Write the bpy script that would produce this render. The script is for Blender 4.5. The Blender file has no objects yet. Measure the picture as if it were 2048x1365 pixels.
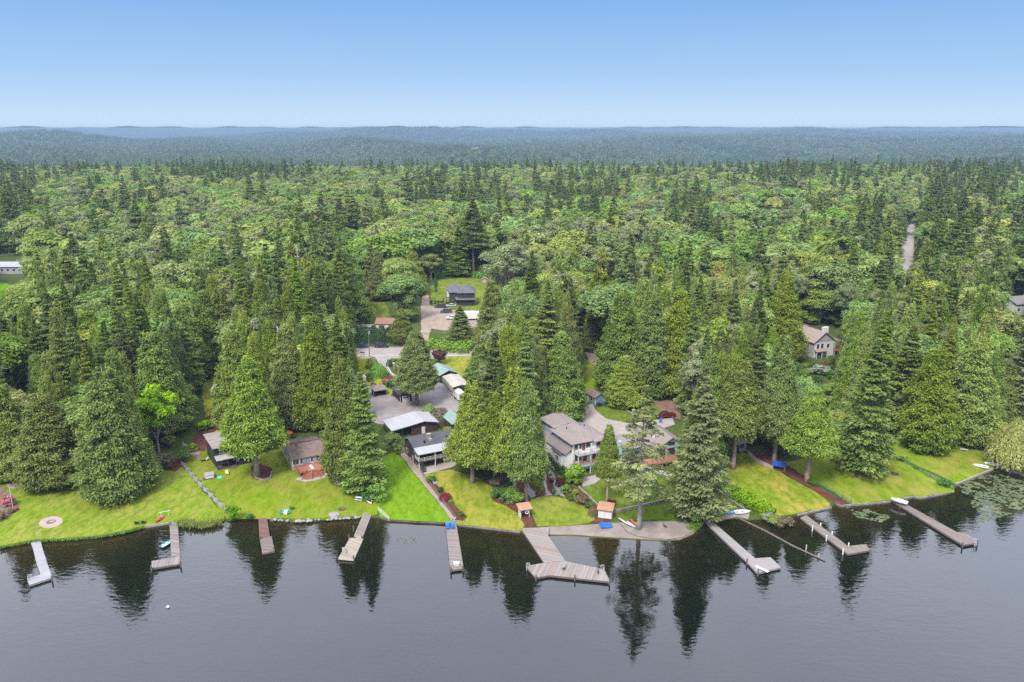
import bpy, bmesh, math, random
import numpy as np
from mathutils import Vector, Matrix
SC=bpy.context.scene; COL=SC.collection
R=random.Random(7); NR=np.random.default_rng(7)
# ------------------------------------------------------------------ camera model
H=84.0; F=1593.0; HORIZON=257.0
PITCH=math.atan((682.5-HORIZON)/F); CP,SP=math.cos(PITCH),math.sin(PITCH)
def ray(px,py):
    u=(px-1024)/F; v=(682.5-py)/F
    return (u,CP+v*SP,-SP+v*CP)
def atz(px,py,z=0.0):
    d=ray(px,py); t=(z-H)/d[2]; return Vector((d[0]*t,d[1]*t,z))
def proj(x,y,z):
    z=z-H; dep=y*CP-z*SP; up=y*SP+z*CP
    return 1024+F*x/dep, 682.5-F*up/dep, F/dep
# ------------------------------------------------------------------ terrain
SHORE=[(-900,1250),(-300,1150),(0,1098),(62,1085),(124,1082),(205,1075),(253,1066),(286,1057),(339,1048),(357,1046),(410,1054),(448,1042),(498,1040),(541,1041),(597,1044),(649,1041),(722,1036),(757,1036),(778,1042),(888,1048),(921,1052),(1042,1066),(1099,1071),(1145,1072),(1185,1075),(1265,1080),(1327,1083),(1361,1081),(1388,1069),(1401,1054),(1409,1041),(1435,1044),(1476,1036),(1496,1041),(1554,1037),(1595,1032),(1662,1017),(1670,1008),(1682,1014),(1704,1012),(1783,1005),(1827,995),(1841,998),(1906,986),(1911,971),(1987,940),(2048,921),(2300,890),(2900,850)]
_s=[atz(a,b,0) for a,b in SHORE]
SA=np.array([p.x/p.y for p in _s]); SY=np.array([p.y for p in _s])
BEACH=[(-900,.4),(1050,.4),(1125,.06),(1330,.06),(1400,.3),(1435,.06),(1475,.06),(1530,.35),(2900,.4)]
_b=[atz(a,1060,0) for a,_ in BEACH]
BA=np.array([p.x/p.y for p in _b]); BH=np.array([h for _,h in BEACH])
_sa=np.linspace(SA[0],SA[-1],900); _sy=np.interp(_sa,SA,SY)
_k=np.hanning(41); _k/=_k.sum(); _sm=np.convolve(np.pad(_sy,20,mode='edge'),_k,mode='valid')
def sstep(a,b,x):
    t=np.clip((x-a)/(b-a),0,1); return t*t*(3-2*t)
def shore_y(a): return np.interp(a,SA,SY)
def bump(x,y,cx,cy,sx,sy): return np.exp(-((x-cx)/sx)**2-((y-cy)/sy)**2)
def terr(x,y):
    x=np.asarray(x,float); y=np.asarray(y,float)
    yy=np.maximum(y,20.0); a=x/yy
    d=np.maximum(0,yy-np.interp(a,_sa,_sm))
    z=np.interp(a,BA,BH)+.042*np.minimum(d,140)+.016*np.clip(d-140,0,120)+.004*np.clip(d-260,0,600)
    edge=np.clip((yy-shore_y(a))/4,0,1)
    z=z*edge+np.interp(a,BA,BH)*(1-edge)
    # beyond the first wood the land falls to a valley, then hills
    s=sstep(950,2100,y)
    val=-34+10*sstep(.05,.45,a)
    z=z*(1-s)+val*s
    w=sstep(1500,3000,y)
    z=z+w*(22*np.sin(x/310+1.3)*np.cos(y/520)+10*np.sin(x/140+y/330)+16*np.sin(x/700-y/900))
    z=z+70*bump(x,y,-2300,4900,1500,900)*(.85+.15*np.sin(x/170))+34*bump(x,y,-3000,3600,900,700)
    z=z+78*bump(x,y,-1750,8200,900,900)+52*bump(x,y,-200,8600,1500,1100)
    z=z+46*bump(x,y,2600,5200,1500,1000)+60*bump(x,y,3500,8500,3000,1300)+40*bump(x,y,900,9300,1300,1000)
    f=sstep(9500,13500,y)
    z=z+f*(106+9*sstep(.25,-.6,a)+2*np.sin(a*9+.7)+1.2*np.sin(a*37)+.8*np.sin(a*90))
    return z
def tz(x,y): return float(terr(x,y))
def at(px,py,h=0.0):
    "point on the ground (plus h) seen at a photo pixel"
    z=1.5
    for _ in range(25):
        p=atz(px,py,z+h); z=.5*z+.5*tz(p.x,p.y)
    p=atz(px,py,z+h); return Vector((p.x,p.y,p.z))
# ------------------------------------------------------------------ materials
def newmat(name):
    m=bpy.data.materials.new(name); m.use_nodes=True; nt=m.node_tree
    for n in list(nt.nodes): nt.nodes.remove(n)
    out=nt.nodes.new('ShaderNodeOutputMaterial'); return m,nt,out
def nd(nt,typ,ins=None,**props):
    n=nt.nodes.new(typ)
    for k,v in props.items(): setattr(n,k,v)
    for k,v in (ins or {}).items():
        if hasattr(v,'is_linked') or isinstance(v,bpy.types.NodeSocket): nt.links.new(v,n.inputs[k])
        else: n.inputs[k].default_value=v
    return n
def c4(c): return (c[0],c[1],c[2],1)
def ramp(nt,fac,stops,interp='LINEAR'):
    r=nt.nodes.new('ShaderNodeValToRGB'); nt.links.new(fac,r.inputs[0]); r.color_ramp.interpolation=interp
    e=r.color_ramp.elements
    while len(e)<len(stops): e.new(.5)
    for i,(p,c) in enumerate(stops): e[i].position=p; e[i].color=c4(c)
    return r.outputs[0]
def math_(nt,op,a,b=0.0,c=None,clamp=False):
    n=nt.nodes.new('ShaderNodeMath'); n.operation=op; n.use_clamp=clamp
    for i,v in enumerate((a,b) if c is None else (a,b,c)):
        if isinstance(v,(int,float)): n.inputs[i].default_value=v
        else: nt.links.new(v,n.inputs[i])
    return n.outputs[0]
def mixc(nt,fac,a,b,blend='MIX'):
    n=nt.nodes.new('ShaderNodeMixRGB'); n.blend_type=blend
    for i,v in enumerate((fac,a,b)):
        if isinstance(v,(int,float)): n.inputs[i].default_value=v
        elif isinstance(v,tuple): n.inputs[i].default_value=c4(v)
        else: nt.links.new(v,n.inputs[i])
    return n.outputs[0]
def noise(nt,co,scale,detail=3,rough=.55,dist=0):
    n=nd(nt,'ShaderNodeTexNoise',{'Scale':scale,'Detail':detail,'Roughness':rough,'Distortion':dist})
    if co is not None: nt.links.new(co,n.inputs['Vector'])
    return n.outputs['Fac']
def hexc(s):
    v=[int(s[i:i+2],16)/255 for i in (0,2,4)]
    return tuple(c/12.92 if c<=.04045 else ((c+.055)/1.055)**2.4 for c in v)
MATS={}; NL=.74
def mat(name,col,rough=.75,var=.18,scale=1.5,col2=None,amt2=.5,bumpy=0.0,spec=.3,metal=0.0,stripe=None):
    "weathered plain surface: two scales of noise, optional stain colour, optional board / seam lines (axis, spacing, darkness)"
    if name in MATS: return MATS[name]
    col=tuple(c*NL for c in col); col2=tuple(c*NL for c in col2) if col2 else None
    m,nt,out=newmat(name)
    co=nd(nt,'ShaderNodeTexCoord').outputs['Object']
    n1=noise(nt,co,scale,4); n2=noise(nt,co,scale*9,2)
    f=math_(nt,'ADD',math_(nt,'MULTIPLY',n1,.65),math_(nt,'MULTIPLY',n2,.35))
    lo=tuple(c*(1-var*1.6) for c in col); hi=tuple(min(1,c*(1+var*1.6)) for c in col)
    c=ramp(nt,f,[(.28,lo),(.72,hi)])
    if col2:
        g=noise(nt,co,scale*.45,5,.65,.6)
        g=math_(nt,'MULTIPLY',ramp(nt,g,[(.48,(0,0,0)),(.66,(1,1,1))]),amt2)
        c=mixc(nt,g,c,tuple(col2))
    if stripe:
        ax,sp,dk=stripe
        sx=nd(nt,'ShaderNodeSeparateXYZ',{0:co}).outputs[ax]
        q=math_(nt,'DIVIDE',sx,sp)
        fr=math_(nt,'FRACT',q)
        ln=math_(nt,'LESS_THAN',fr,.16)
        fl=math_(nt,'FLOOR',q)
        w=nd(nt,'ShaderNodeTexWhiteNoise',{'W':fl},noise_dimensions='1D').outputs['Value']
        c=mixc(nt,math_(nt,'MULTIPLY',ln,dk),c,tuple(v*.35 for v in col))
        c=mixc(nt,math_(nt,'MULTIPLY',w,.45*dk+.1),c,tuple(v*.6 for v in (col2 or col)))
    b=nd(nt,'ShaderNodeBsdfPrincipled',{'Base Color':c,'Roughness':rough,'Specular IOR Level':spec,'Metallic':metal})
    if bumpy:
        bp=nd(nt,'ShaderNodeBump',{'Height':n2,'Strength':bumpy,'Distance':.05}); nt.links.new(bp.outputs[0],b.inputs['Normal'])
    nt.links.new(b.outputs[0],out.inputs[0]); MATS[name]=m; return m
def leafmat(name,dark,lite,tr=.22,warm=None,hv=.38):
    "foliage: colour from the leaf's own tone, hue shift from plant to plant"
    if name in MATS: return MATS[name]
    m,nt,out=newmat(name)
    t=nd(nt,'ShaderNodeAttribute',attribute_name='tone').outputs['Fac']
    rnd=nd(nt,'ShaderNodeObjectInfo').outputs['Random']
    c=ramp(nt,t,[(0,dark),(.5,tuple((a+b)/2 for a,b in zip(dark,lite))),(1,lite)])
    g=math_(nt,'ADD',math_(nt,'MULTIPLY',rnd,hv),1-hv*.5)
    c=mixc(nt,1.0,c,nd(nt,'ShaderNodeCombineColor',{0:g,1:g,2:g}).outputs[0],'MULTIPLY')
    r2=math_(nt,'FRACT',math_(nt,'MULTIPLY',rnd,7.31))
    hs=nd(nt,'ShaderNodeHueSaturation',{'Color':c,'Hue':math_(nt,'ADD',.482,math_(nt,'MULTIPLY',r2,.036)),'Saturation':math_(nt,'ADD',.86,math_(nt,'MULTIPLY',math_(nt,'FRACT',math_(nt,'MULTIPLY',rnd,13.7)),.24))}).outputs[0]
    d=nd(nt,'ShaderNodeBsdfDiffuse',{'Color':hs}).outputs[0]
    tt=nd(nt,'ShaderNodeBsdfTranslucent',{'Color':mixc(nt,1.0,hs,(1.1,1.15,.6),'MULTIPLY')}).outputs[0]
    s=nd(nt,'ShaderNodeMixShader',{0:tr,1:d,2:tt}).outputs[0]
    gl=nd(nt,'ShaderNodeBsdfGlossy',{'Color':(.8,.9,.8,1),'Roughness':.5}).outputs[0]
    s=nd(nt,'ShaderNodeMixShader',{0:.012,1:s,2:gl}).outputs[0]
    nt.links.new(s,out.inputs[0]); MATS[name]=m; return m
def lawnmat(name,green,dry,amt,sc=.09,seed=0,stripes=0):
    if name in MATS: return MATS[name]
    green=(green[0]*1.26,green[1]*1.13,green[2]*.9); dry=(dry[0]*1.15,dry[1]*1.2,dry[2]*.8)
    m,nt,out=newmat(name)
    g0=nd(nt,'ShaderNodeNewGeometry').outputs['Position']
    co=nd(nt,'ShaderNodeMapping',{'Vector':g0,'Location':(seed*13.7,seed*7.1,0)}).outputs[0]
    big=noise(nt,co,sc,6,.68,.9); mid=noise(nt,nd(nt,'ShaderNodeMapping',{'Vector':co,'Scale':(1,.45,1),'Rotation':(0,0,.4)}).outputs[0],sc*8,5,.7,.4); fine=noise(nt,co,1.9,4,.8)
    f=math_(nt,'ADD',math_(nt,'MULTIPLY',big,.72),math_(nt,'MULTIPLY',mid,.28))
    k=ramp(nt,f,[(.5-amt*.28,(0,0,0)),(.66-amt*.2,(1,1,1))])
    c=mixc(nt,k,tuple(green),tuple(dry))
    c=mixc(nt,ramp(nt,mid,[(.36,(.75,.75,.75)),(.56,(0,0,0))]),c,tuple(v*.62 for v in green))
    c=mixc(nt,ramp(nt,mid,[(.58,(0,0,0)),(.72,(.45,.45,.45))]),c,tuple(v*1.1 for v in dry))
    if stripes:
        sx=nd(nt,'ShaderNodeSeparateXYZ',{0:nd(nt,'ShaderNodeMapping',{'Vector':g0,'Rotation':(0,0,-.42)}).outputs[0]}).outputs[0]
        w=math_(nt,'GREATER_THAN',math_(nt,'SINE',math_(nt,'MULTIPLY',sx,stripes)),0)
        c=mixc(nt,math_(nt,'MULTIPLY',w,.16),c,tuple(v*.55 for v in green))
    v=math_(nt,'ADD',.66,math_(nt,'MULTIPLY',fine,.68))
    c=mixc(nt,1.0,c,nd(nt,'ShaderNodeCombineColor',{0:v,1:v,2:v}).outputs[0],'MULTIPLY')
    b=nd(nt,'ShaderNodeBsdfDiffuse',{'Color':c})
    bp=nd(nt,'ShaderNodeBump',{'Height':fine,'Strength':.6,'Distance':.15}); nt.links.new(bp.outputs[0],b.inputs['Normal'])
    nt.links.new(b.outputs[0],out.inputs[0]); MATS[name]=m; return m
# ------------------------------------------------------------------ objects
def tag(o,label=None,cat=None,group=None,kind=None):
    if label: o['label']=label
    if cat: o['category']=cat
    if group: o['group']=group
    if kind: o['kind']=kind
    return o
def empty(name,loc,rz=0.0,label=None,cat=None,group=None,sc=1.0):
    o=bpy.data.objects.new(name,None); COL.objects.link(o); o.empty_display_size=.5
    o.location=loc; o.rotation_euler=(0,0,rz); o.scale=(sc,sc,sc) if isinstance(sc,(int,float)) else sc
    return tag(o,label,cat,group)
def link(name,me,m=None,parent=None,loc=None,rz=0):
    o=bpy.data.objects.new(name,me); COL.objects.link(o)
    if m is not None and not me.materials: me.materials.append(m)
    if parent is not None: o.parent=parent
    if loc is not None: o.location=loc
    if rz: o.rotation_euler=(0,0,rz)
    return o
def copy_tree(o,parent=None):
    c=o.copy(); COL.objects.link(c); c.parent=parent
    for ch in o.children: copy_tree(ch,c)
    return c
class MB:
    def __init__(s): s.v=[]; s.f=[]
    def add(s,vs,fs):
        n=len(s.v); s.v+= [tuple(v) for v in vs]; s.f+= [tuple(i+n for i in f) for f in fs]; return s
    def box(s,x0,x1,y0,y1,z0,z1):
        return s.add([(x0,y0,z0),(x1,y0,z0),(x1,y1,z0),(x0,y1,z0),(x0,y0,z1),(x1,y0,z1),(x1,y1,z1),(x0,y1,z1)],
            [(0,3,2,1),(4,5,6,7),(0,1,5,4),(1,2,6,5),(2,3,7,6),(3,0,4,7)])
    def slab(s,pts,t,d=(0,0,-1)):
        "polygon thickened by t along d"
        n=len(pts); P=[Vector(p) for p in pts]; D=Vector(d)*t
        nrm=Vector((0,0,0))
        for i in range(n): nrm+=P[i].cross(P[(i+1)%n])
        if nrm.dot(D)>0: P=P[::-1]
        return s.add(P+[p+D for p in P],[tuple(range(n)),tuple(range(2*n-1,n-1,-1))]+[((i+1)%n,i,n+i,n+(i+1)%n) for i in range(n)])
    def poly(s,pts): return s.add(pts,[tuple(range(len(pts)))])
    def bar(s,a,b,w=.1,h=None,up=(0,0,1)):
        a=Vector(a); b=Vector(b); d=(b-a).normalized(); h=h or w
        u=Vector(up)
        if abs(d.dot(u))>.95: u=Vector((1,0,0))
        sx=d.cross(u).normalized()*w/2; sz=sx.cross(d).normalized()*h/2
        return s.add([a-sx-sz,a+sx-sz,a+sx+sz,a-sx+sz,b-sx-sz,b+sx-sz,b+sx+sz,b-sx+sz],
            [(0,1,2,3),(7,6,5,4),(0,4,5,1),(1,5,6,2),(2,6,7,3),(3,7,4,0)])
    def tube(s,pts,rad,n=8,cap=True):
        P=[Vector(p) for p in pts]; base=len(s.v); rs=rad if isinstance(rad,(list,tuple)) else [rad]*len(P)
        vs=[]
        for i,p in enumerate(P):
            d=(P[min(i+1,len(P)-1)]-P[max(i-1,0)]).normalized()
            u=Vector((0,0,1)) if abs(d.z)<.9 else Vector((1,0,0))
            a=d.cross(u).normalized(); b=d.cross(a)
            for k in range(n):
                t=2*math.pi*k/n; vs.append(p+(a*math.cos(t)+b*math.sin(t))*rs[i])
        fs=[]
        for i in range(len(P)-1):
            for k in range(n):
                fs.append((i*n+k,i*n+(k+1)%n,(i+1)*n+(k+1)%n,(i+1)*n+k))
        if cap: fs+= [tuple(range(n-1,-1,-1)),tuple(range((len(P)-1)*n,len(P)*n))]
        return s.add(vs,fs)
    def cyl(s,x,y,z0,z1,r0,r1=None,n=14): return s.tube([(x,y,z0),(x,y,z1)],[r0,r0 if r1 is None else r1],n)
    def build(s,name,m,parent=None,smooth=False,loc=None,rz=0,bevel=0):
        me=bpy.data.meshes.new(name); me.from_pydata(s.v,[],s.f); 
        bm=bmesh.new(); bm.from_mesh(me); bmesh.ops.recalc_face_normals(bm,faces=bm.faces)
        if bevel: bmesh.ops.bevel(bm,geom=[e for e in bm.edges if len(e.link_faces)==2 and e.calc_face_angle(0)>.5],offset=bevel,segments=2,affect='EDGES',clamp_overlap=True)
        bm.to_mesh(me); bm.free()
        if smooth:
            for p in me.polygons: p.use_smooth=True
        return link(name,me,m,parent,loc,rz)
def poly_world(pts): return [at(*p) for p in pts]
def cut_sheet(name,xy,m,lift,grid=2.0,kind='structure',thick=0,label=None,cat=None,parent=None):
    "a sheet lying on the ground: polygon cut along a grid and draped"
    bm=bmesh.new(); vs=[bm.verts.new((p[0],p[1],0)) for p in xy]; bm.faces.new(vs)
    bmesh.ops.triangulate(bm,faces=bm.faces[:])
    xs=[p[0] for p in xy]; ys=[p[1] for p in xy]
    for ax,lo,hi in ((0,min(xs),max(xs)),(1,min(ys),max(ys))):
        q=math.floor(lo/grid)*grid+grid
        while q<hi:
            co=[0,0,0]; no=[0,0,0]; co[ax]=q; no[ax]=1
            bmesh.ops.bisect_plane(bm,geom=bm.verts[:]+bm.edges[:]+bm.faces[:],dist=1e-4,plane_co=co,plane_no=no); q+=grid
    for v in bm.verts: v.co.z=tz(v.co.x,v.co.y)+lift
    bmesh.ops.recalc_face_normals(bm,faces=bm.faces)
    for f in bm.faces:
        if f.normal.z<0: f.normal_flip()
    if thick:
        e=bmesh.ops.extrude_face_region(bm,geom=bm.faces[:]); 
        for v in e['geom']:
            if isinstance(v,bmesh.types.BMVert): v.co.z+=thick
        bmesh.ops.recalc_face_normals(bm,faces=bm.faces)
    me=bpy.data.meshes.new(name); bm.to_mesh(me); bm.free()
    o=link(name,me,m,parent); tag(o,label,cat,None,kind); return o
def jitter_poly(xy,step=2.5,amp=.35,seed=1):
    rr=random.Random(seed); out=[]
    for i in range(len(xy)):
        a=Vector(xy[i][:2]); b=Vector(xy[(i+1)%len(xy)][:2]); n=max(1,int((b-a).length/step))
        for k in range(n):
            p=a.lerp(b,k/n)
            out.append((p.x+rr.uniform(-amp,amp),p.y+rr.uniform(-amp,amp)) if (k or amp>.3) else (p.x,p.y))
    return out
def ribbon(pts,w):
    "outline of a strip along world points"
    P=[Vector((p[0],p[1])) for p in pts]; L=[]; Rr=[]
    for i,p in enumerate(P):
        d=(P[min(i+1,len(P)-1)]-P[max(i-1,0)]).normalized(); n=Vector((-d.y,d.x))*(w[i] if isinstance(w,list) else w)/2
        L.append(p+n); Rr.append(p-n)
    return L+Rr[::-1]
def inpoly(px,py,poly):
    c=False; j=len(poly)-1
    for i in range(len(poly)):
        xi,yi=poly[i]; xj,yj=poly[j]
        if (yi>py)!=(yj>py) and px<(xj-xi)*(py-yi)/(yj-yi)+xi: c=not c
        j=i
    return c
# ------------------------------------------------------------------ ground, lake
def grid_mesh(name,X,Y,Z,m,attr=None,closed=False):
    nr,nc=X.shape
    co=np.stack([X,Y,Z],-1).reshape(-1,3).astype(np.float32)
    i=np.arange((nr-1)*(nc-1)); r=i//(nc-1); c=i%(nc-1); a=r*nc+c
    q=np.stack([a,a+1,a+nc+1,a+nc],-1).astype(np.int32)
    me=bpy.data.meshes.new(name); me.vertices.add(len(co)); me.vertices.foreach_set('co',co.ravel())
    me.loops.add(q.size); me.loops.foreach_set('vertex_index',q.ravel())
    me.polygons.add(len(q)); me.polygons.foreach_set('loop_start',np.arange(0,q.size,4,dtype=np.int32))
    if attr is not None:
        at_=me.attributes.new(attr[0],'FLOAT','POINT'); at_.data.foreach_set('value',attr[1].ravel().astype(np.float32))
    me.update(calc_edges=True); me.validate()
    me.polygons.foreach_set('use_smooth',np.ones(len(q),bool))
    return link(name,me,m)
def ground_material():
    m,nt,out=newmat('forest_floor')
    P=nd(nt,'ShaderNodeNewGeometry').outputs['Position']
    sy=nd(nt,'ShaderNodeSeparateXYZ',{0:P}).outputs[1]
    n1=noise(nt,P,.12,5,.65); n2=noise(nt,P,1.6,4,.7)
    c=ramp(nt,n1,[(.3,(.022,.03,.008)),(.5,(.05,.075,.014)),(.7,(.075,.055,.03))])
    c=mixc(nt,.6,c,ramp(nt,n2,[(.3,(.012,.022,.006)),(.7,(.09,.12,.028))]))
    # far land: tree cover seen from afar
    n3=noise(nt,P,.02,6,.75); n4=noise(nt,P,.0016,4,.6)
    far=mixc(nt,math_(nt,'MULTIPLY',n4,.8),ramp(nt,n3,[(.35,(.006,.014,.006)),(.65,(.04,.07,.02))]),(.03,.045,.018))
    k=nd(nt,'ShaderNodeMapRange',{'Value':sy,'From Min':800,'From Max':1600}).outputs[0]
    c=mixc(nt,k,c,far)
    b=nd(nt,'ShaderNodeBsdfPrincipled',{'Base Color':c,'Roughness':.95,'Specular IOR Level':.05})
    bp=nd(nt,'ShaderNodeBump',{'Height':n2,'Strength':.7,'Distance':.3}); nt.links.new(bp.outputs[0],b.inputs['Normal'])
    nt.links.new(b.outputs[0],out.inputs[0]); return m
av=np.linspace(-.95,.95,760)
dd=np.concatenate([np.array([0,0,.35,.8]),np.arange(1.5,60,1.8),np.arange(60,220,3.2),np.geomspace(220,850,60),np.geomspace(870,16500,150)])
A,D=np.meshgrid(av,dd); Y=shore_y(A)+D; X=A*Y; Z=terr(X,Y); Z[0,:]=-1.2
ground=grid_mesh('ground',X,Y,Z,ground_material()); tag(ground,kind='structure')
def water_material():
    m,nt,out=newmat('lake_water')
    P=nd(nt,'ShaderNodeNewGeometry').outputs['Position']
    sh=nd(nt,'ShaderNodeAttribute',attribute_name='shallow').outputs['Fac']
    n=noise(nt,P,.22,5,.65,.6); n2=noise(nt,P,1.3,3,.7)
    bed=ramp(nt,n2,[(.3,(.010,.008,.0025)),(.7,(.04,.026,.007))])
    k=math_(nt,'MULTIPLY',sh,math_(nt,'ADD',.35,math_(nt,'MULTIPLY',n,1.1)),clamp=True)
    c=mixc(nt,k,(.0022,.0042,.0026),bed)
    w1=noise(nt,nd(nt,'ShaderNodeMapping',{'Vector':P,'Scale':(.55,1.0,1)}).outputs[0],1.15,3,.5,.2)
    w2=noise(nt,nd(nt,'ShaderNodeMapping',{'Vector':P,'Scale':(.3,.5,1),'Rotation':(0,0,.35)}).outputs[0],.5,2,.5)
    calm=noise(nt,P,.018,3,.5)
    amp=nd(nt,'ShaderNodeMapRange',{'Value':calm,'From Min':.35,'From Max':.65,'To Min':.3,'To Max':1.35}).outputs[0]
    hgt=math_(nt,'MULTIPLY',math_(nt,'ADD',w1,math_(nt,'MULTIPLY',w2,1.2)),amp)
    bp=nd(nt,'ShaderNodeBump',{'Height':hgt,'Strength':1.0,'Distance':WAVE})
    b=nd(nt,'ShaderNodeBsdfPrincipled',{'Base Color':c,'Roughness':.02,'IOR':WIOR,'Specular IOR Level':.5})
    nt.links.new(bp.outputs[0],b.inputs['Normal']); nt.links.new(b.outputs[0],out.inputs[0]); return m
WAVE=.03; WIOR=1.68
xs=np.arange(-300,301,2.0); ys=np.arange(-80,231,1.5)
X,Y=np.meshgrid(xs,ys); dist=shore_y(X/np.maximum(Y,20))-Y
lake=grid_mesh('water',X,Y,np.zeros_like(X),water_material(),('shallow',np.exp(-np.maximum(dist,0)/9)*(.75+.25*np.sin(X/9))))
tag(lake,kind='structure')
# ------------------------------------------------------------------ lawns, paths, roads
GREEN=(0.0728,0.1316,0.01008); LIME=(0.0924,0.1624,0.00784); DRY=(0.168,0.1512,0.042); TAN=(0.2352,0.168,0.0504)
LM={'a':lawnmat('lawn_left',(.088,.150,.012),(.15,.15,.04),.36,.11,1),
 'b':lawnmat('lawn_cabins',LIME,(0.14,0.1288,0.0336),.38,.08,2,stripes=1.1),
 'c':lawnmat('lawn_bright',(0.0812,0.168,0.00672),(0.0952,0.1624,0.0168),.3,.12,3,stripes=2.2),
 'd':lawnmat('lawn_dry',(.095,.15,.012),(.18,.155,.04),.5,.07,4),
 'e':lawnmat('lawn_oval',(.085,.14,.012),(.135,.14,.035),.5,.1,5),
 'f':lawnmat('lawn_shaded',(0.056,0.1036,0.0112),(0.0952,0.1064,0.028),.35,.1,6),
 'g':lawnmat('lawn_right',LIME,(0.1512,0.14,0.0392),.42,.06,7,stripes=.7),
 'h':lawnmat('lawn_straw',(.095,.155,.012),(.20,.155,.045),.26,.075,8),
 'i':lawnmat('lawn_field',(0.0672,0.1176,0.0112),(0.112,0.1288,0.0336),.5,.06,9)}
BED=mat('bark_mulch',(0.114,0.0476,0.0305),.95,.3,.8,(0.0571,0.0286,0.019),.6,.8,.05)
EARTH=mat('bare_earth',(0.179,0.13,0.0941),.95,.25,.5,(0.0986,0.0672,0.0448),.6,.6,.05)
ASPH=mat('old_asphalt',(.27,.235,.225),.9,.14,.35,(.19,.165,.16),.5,.5,.15)
ROADM=mat('road_asphalt',(.30,.27,.255),.9,.1,.3,(.23,.21,.2),.5,.3,.15)
CONC=mat('old_concrete',(.32,.28,.25),.9,.13,.4,(.22,.19,.165),.5,.3,.15)
GRAV=mat('drive_gravel',(0.305,0.238,0.19),.95,.2,.5,(0.19,0.133,0.0952),.5,.7,.1)
SANDM=mat('beach_gravel',(0.257,0.214,0.181),.95,.14,.45,(0.171,0.138,0.114),.6,.6,.1)
REDDIRT=mat('red_gravel',(0.21,0.126,0.0924),.95,.2,.5,(0.126,0.0714,0.0546),.5,.6,.1)
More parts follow.
